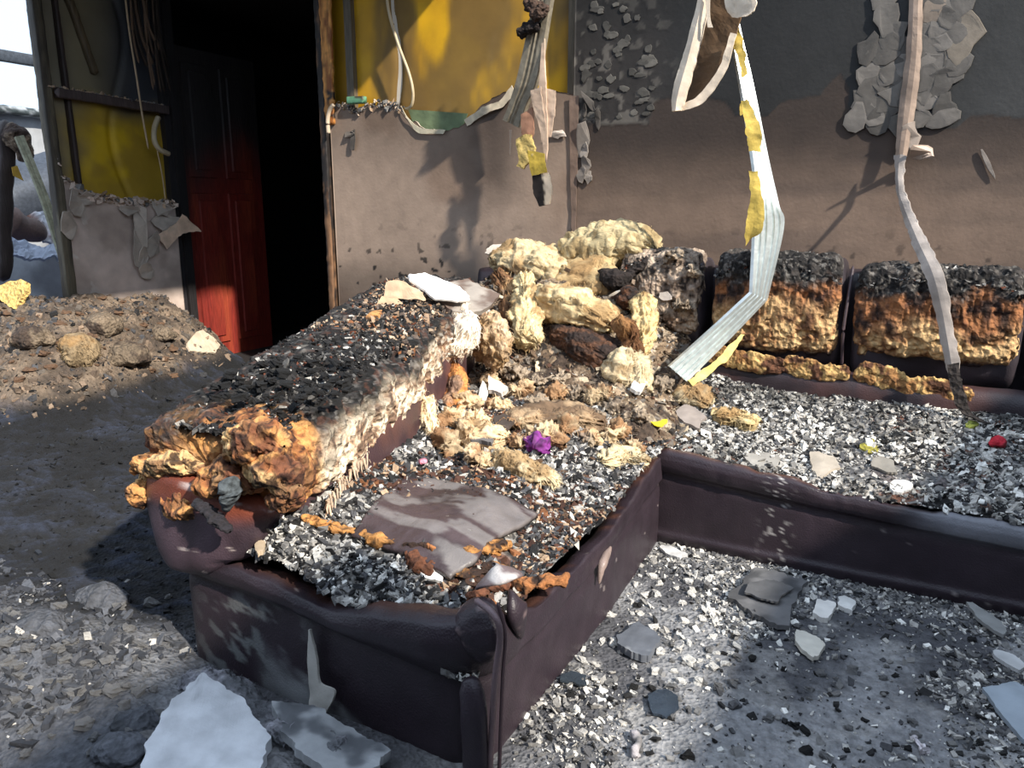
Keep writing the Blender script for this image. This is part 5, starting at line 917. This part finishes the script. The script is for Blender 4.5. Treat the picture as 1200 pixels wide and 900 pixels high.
# ================================================================ THINGS HANGING FROM ABOVE
RIB = [(0, -.012), (.03, 0), (.16, 0), (.20, -.007), (.24, 0), (.34, 0), (.38, -.007), (.42, 0), (.58, 0), (.62, -.007), (.66, 0), (.76, 0), (.80, -.007), (.84, 0), (.97, 0), (1, -.012)]
steel = lambda V, D, u, a: L(214, 222, 222) * (.85 + .25 * fbm(V * 12, 3, 700))[..., None]
ms = empty('bent_metal_channel', label='long shiny ribbed metal channel hanging down and bent sharply onto the sofa', cat='metal strip')
ribbon('channel', [((846, -60), (858, -60), (-.52, -.50)), ((854, 20), (866, 20), (-.52, -.50)), ((868, 100), (884, 100), (-.54, -.50)), ((880, 170), (902, 188), (-.56, -.50)), ((885, 220), (914, 240), (-.57, -.50)), ((883, 285), (920, 266), (-.58, -.48)), ((881, 343), (900, 352), (-.60, -.52))], M_STEEL, steel, ms, prof=RIB, th=.0015, n=70)
ribbon('channel_fold', [((881, 343), (900, 352), (-.60, -.52)), ((832, 387), (853, 401), (-.72, -.66)), ((784, 429), (806, 448), (-.84, -.80))], M_STEEL, steel, ms, prof=RIB, th=.0015, n=30)
for rows in ([((850, 12), (862, 14), -.545), ((862, 60), (872, 55), -.55), ((868, 90), (876, 85), -.56)], [((868, 118), (876, 116), -.57), ((874, 150), (890, 148), -.59), ((878, 178), (892, 176), -.59)], [((878, 200), (886, 200), -.6), ((880, 230), (894, 230), -.61), ((874, 262), (894, 268), -.61), ((874, 288), (880, 280), -.6)], [((866, 122), (872, 118), -.56), ((868, 135), (874, 130), -.56)]):
    ribbon('yellow_tape', rows, M_CLOTH, warm(L(205, 176, 84), 5), ms, th=.001, nw=8, amp=.012, rough_edge=.01, n=30)
ribbon('yellow_tape', [((806, 446), (812, 452), -.80), ((840, 420), (848, 426), -.74), ((868, 392), (874, 392), -.66)], M_CLOTH, warm(L(225, 205, 120), 5), ms, th=.001, nw=5, amp=.01, rough_edge=.01, n=30)
# folded plasterboard piece hanging at the top
hb = empty('hanging_board_piece', label='folded plasterboard piece hanging at the top beside the metal channel, brown inside', cat='plasterboard')
brown = lambda V, D, u, a: L(96, 72, 48) * (.6 + .8 * fbm(V * 10, 3, 71))[..., None]
pale = lambda V, D, u, a: L(226, 208, 186) * (.75 + .35 * fbm(V * 20, 3, 72))[..., None]
ribbon('inner_face', [((832, -40), (872, -30), (-.52, -.56)), ((822, 20), (864, 34), (-.52, -.56)), ((798, 108), (842, 88), (-.52, -.56)), ((794, 126), (820, 118), (-.52, -.56))], M_PAPER, brown, hb, th=.008, nw=10, amp=.01, rough_edge=.004)
ribbon('torn_edge', [((822, -40), (837, -40), -.60), ((815, 10), (829, 8), -.60), ((800, 66), (815, 70), -.60), ((788, 108), (803, 114), -.60), ((787, 131), (798, 130), -.60)], M_PAPER, pale, hb, th=.02, nw=7, amp=.006, rough_edge=.004, prof=[(0, 0), (.5, .012), (1, 0)])
ribbon('torn_edge', [((856, 38), (863, 40), -.58), ((842, 80), (850, 84), -.58), ((818, 112), (824, 120), -.58), ((800, 122), (800, 130), -.58)], M_PAPER, pale, hb, th=.008, nw=5, amp=.006, rough_edge=.003)
ribbon('paper_flap', [((850, -20), (880, -25), (-.62, -.66)), ((848, 5), (886, 8), (-.62, -.66)), ((858, 20), (874, 20), (-.62, -.66))], M_PAPER, pale, hb, th=.006, nw=10, amp=.01, rough_edge=.012)
ribbon('paper_strand', [((826, -5), (832, -5), -.62), ((828, 20), (832, 20), -.62), ((829, 32), (835, 32), -.62)], M_PAPER, pale, hb, th=.004, nw=3, n=14, amp=.003)
# drooping joint tape
dt = empty('drooping_joint_tape', label='long grey crusted joint tape drooping from the wall onto the seat', cat='tape')
crust = lambda V, D, u, a: L(165, 155, 148) * (.55 + .75 * fbm(V * 22, 4, 73))[..., None]
ribbon('tape', [((1048, 182), (1062, 182), (-.06, -.07)), ((1048, 205), (1058, 205), (-.07, -.09)), ((1052, 235), (1062, 232), (-.16, -.20)), ((1066, 280), (1082, 275), (-.38, -.40)), ((1086, 330), (1106, 325), (-.54, -.56)), ((1100, 390), (1118, 388), (-.57, -.58)), ((1108, 430), (1124, 428), (-.59, -.60)), ((1118, 465), (1128, 462), (-.60, -.60))], M_PAPER, crust, dt, prof=[(0, -.004), (.2, 0), (.5, .004), (.8, 0), (1, -.004)], nw=9, th=.004, n=110, amp=.006, rough_edge=.008)
ribbon('charred_tip', [((1110, 428), (1124, 426), -.61), ((1114, 455), (1130, 455), -.615), ((1124, 480), (1140, 484), -.62), ((1148, 494), (1162, 496), -.66)], M_ASH, warm(L(44, 38, 36), 3), dt, th=.004, nw=6, amp=.01, rough_edge=.006)
# pieces hanging in front of the yellow membrane
hs = empty('hanging_stud_end', label='grey bent steel stud hanging aslant in front of the yellow membrane', cat='stud')
ribbon('stud', [((634, -60), (656, -60), -.24), ((622, 10), (646, 0), -.22), ((606, 85), (630, 90), -.18), ((596, 120), (616, 125), -.15), ((588, 140), (608, 150), -.13)], M_DIRTSTEEL, warm(L(150, 140, 122), 4), hs, prof=[(0, -.03), (.04, 0), (.3, 0), (.4, -.008), (.5, 0), (.6, -.008), (.7, 0), (.96, 0), (1, -.03)], th=.004, n=50)
lump('charred_knot', [A(618, 0, y=-.25), A(630, 15, y=-.25), A(638, 5, y=-.25)], [.025, .035, .02], [.02, .03, .02], M_ASH, flat(L(70, 52, 42), 7, .4, 30), hs, nu=40, nv=24, amp=.025, fr=24, cap=.25, crumple=.8)
lump('charred_knot', [A(608, 42, y=-.24), A(618, 34, y=-.24), A(630, 30, y=-.24)], [.02, .03, .02], [.02, .025, .015], M_ASH, flat(L(36, 28, 26), 7, .4, 30), hs, nu=40, nv=24, amp=.02, fr=24, cap=.25, crumple=.8)
hp = empty('hanging_plaster_strips', label='pale splintered plaster and paper strips dangling in front of the wall seam', cat='plaster')
dirty = warm(L(196, 170, 148), 6)
ribbon('plaster_strip', [((635, 40), (638, 40), -.2), ((633, 70), (638, 70), -.2), ((632, 110), (640, 110), -.2), ((636, 170), (641, 170), -.2), ((638, 190), (640, 190), -.2)], M_PAPER, dirty, hp, th=.012, nw=5, rough_edge=.004, amp=.003)
ribbon('plaster_strip', [((621, 106), (634, 102), -.22), ((624, 125), (636, 125), -.21), ((632, 150), (640, 155), -.2), ((636, 176), (640, 176), -.2)], M_PAPER, dirty, hp, th=.006, nw=7, rough_edge=.006, amp=.008)
ribbon('plaster_strip', [((640, 104), (650, 106), -.19), ((641, 130), (650, 130), -.19), ((640, 160), (645, 160), -.19)], M_PAPER, dirty, hp, th=.006, nw=6, rough_edge=.006, amp=.008)
ribbon('plaster_strip', [((610, 134), (624, 126), -.2), ((611, 150), (626, 150), -.2), ((612, 165), (622, 168), -.2)], M_PAPER, warm(L(150, 110, 88), 6), hp, th=.006, nw=7, rough_edge=.006, amp=.006)
ribbon('insulation_tuft', [((604, 162), (622, 158), -.21), ((606, 180), (626, 178), -.22), ((606, 196), (612, 198), -.22)], M_WOOL, warm(L(190, 165, 100), 6), hp, th=.02, nw=10, rough_edge=.012, amp=.02)
ribbon('yellow_tape', [((618, 176), (638, 180), -.22), ((620, 192), (640, 194), -.22), ((623, 206), (642, 202), -.22)], M_CLOTH, warm(L(186, 158, 60), 6), hp, th=.002, nw=8, rough_edge=.006, amp=.008, n=20)
ribbon('plaster_strip', [((624, 206), (642, 202), -.21), ((625, 225), (646, 222), -.21), ((632, 242), (644, 240), -.21)], M_PAPER, lambda V, D, u, a: mixc(L(40, 32, 28), L(215, 195, 170), sst(.55, .65, a + .2 * (fbm(V * 40, 2, 3) - .5))), hp, th=.014, nw=12, rough_edge=.006, amp=.006)
ribbon('paper_strand', [((597, 152), (600, 152), -.12), ((597, 165), (599, 165), -.12), ((597, 180), (598, 182), -.12)], M_PAPER, dirty, hp, th=.002, nw=3, n=10)
# cables
tube('white_cable', [A(452, -30, y=-.03), A(455, 10, y=-.03), A(466, 50, y=-.02), A(479, 85, y=-.02), A(484, 108, y=-.02), A(482, 124, y=-.01), A(474, 128, y=.01)], .008, M_PLASTIC, L(190, 172, 140), None, label='cream cable dangling in a curve over the yellow membrane', cat='cable')
tube('cable_stub', [A(391, 122, y=-.045), A(386, 130, y=-.045), A(384, 142, y=-.045), A(385, 157, y=-.045)], .012, M_PLASTIC, L(200, 180, 155), None, label='short beige cable stub by the burnt door jamb', cat='cable')
tube('cable_loop', [A(186, 136, x=XL + .03), A(181, 150, x=XL + .05), A(181, 165, x=XL + .07), A(187, 175, x=XL + .07), A(199, 181, x=XL + .06)], .016, M_PLASTIC, L(196, 180, 150), None, label='beige cable loop beside the dark door frame', cat='cable')
ribbon('torn_edge_paper', [((544, 141), (548, 148), -.01), ((566, 126), (572, 132), -.02), ((585, 118), (588, 126), -.02), ((600, 100), (604, 110), -.02)], M_PAPER, warm(L(205, 190, 165), 6), wall_back, th=.004, nw=4, rough_edge=.006, amp=.006)
ribbon('torn_edge_paper', [((470, 124), (474, 132), -.01), ((480, 140), (482, 146), -.01), ((495, 150), (492, 156), -.01), ((522, 152), (520, 157), -.01)], M_PAPER, warm(L(200, 190, 165), 7), wall_back, th=.004, nw=4, rough_edge=.005, amp=.004)
p = [A(478, 128, y=.03), A(548, 133, y=.03), A(540, 156, y=.03), A(488, 156, y=.03)]
sheet('backing_board', [p[0], p[3]], [p[1], p[2]], M_PLASTER, warm(L(108, 124, 92), 7), wall_back, n=20, nw=20, th=.006, amp=.003)
lump('switch_box', [A(408, 118, y=-.015), A(428, 117, y=-.015)], [.02, .02], [.018, .018], M_PLASTIC, flat(L(98, 150, 116), 5, .2, 30, dirt=L(60, 56, 46), da=.55), None, nu=24, nv=20, p=6, amp=.004, cap=.05, label='small melted green box on the torn edge of the plasterboard', cat='box')
n = 260; xx = rng.uniform(ex[0], ex[4], n); P = np.stack([xx, rng.uniform(-.01, .03, n), np.interp(xx, ex, ez) + rng.uniform(-.02, .02, n)], 1)
crumbs('plaster_crumbs', P, .006, .028, [L(200, 180, 160), TAN, GREY, DGREY], [2, 3, 2, 1.5], wall_back)
# shreds hanging on the left return wall
hw = empty('hanging_shreds', label='dark stringy shreds and frayed cord hanging beside the door frame', cat='shreds')
for i in range(14):
    x0 = rr.uniform(150, 182); x1 = x0 + rr.uniform(8, 26); e = rr.uniform(60, 118)
    tube('shred', [A(x0, -25, x=XL + .05), A((x0 + x1) / 2 - 2, e * .5, x=XL + .07), A(x1, e, x=XL + .06)], rr.uniform(.004, .011), M_PAPER, L(*(np.array([88, 70, 56]) * rr.uniform(.4, 1.4))), hw, n=20, nv=6)
tube('cord', [A(146, -10, x=XL + .08), A(152, 40, x=XL + .08), A(160, 90, x=XL + .08), A(166, 130, x=XL + .08), A(174, 175, x=XL + .08)], .006, M_PAPER, L(185, 160, 130), hw, n=40, nv=6)
tube('cord', [A(184, 175, x=XL + .08), A(190, 205, x=XL + .08), A(194, 235, x=XL + .08)], .004, M_PAPER, L(185, 160, 130), hw, n=20, nv=6)
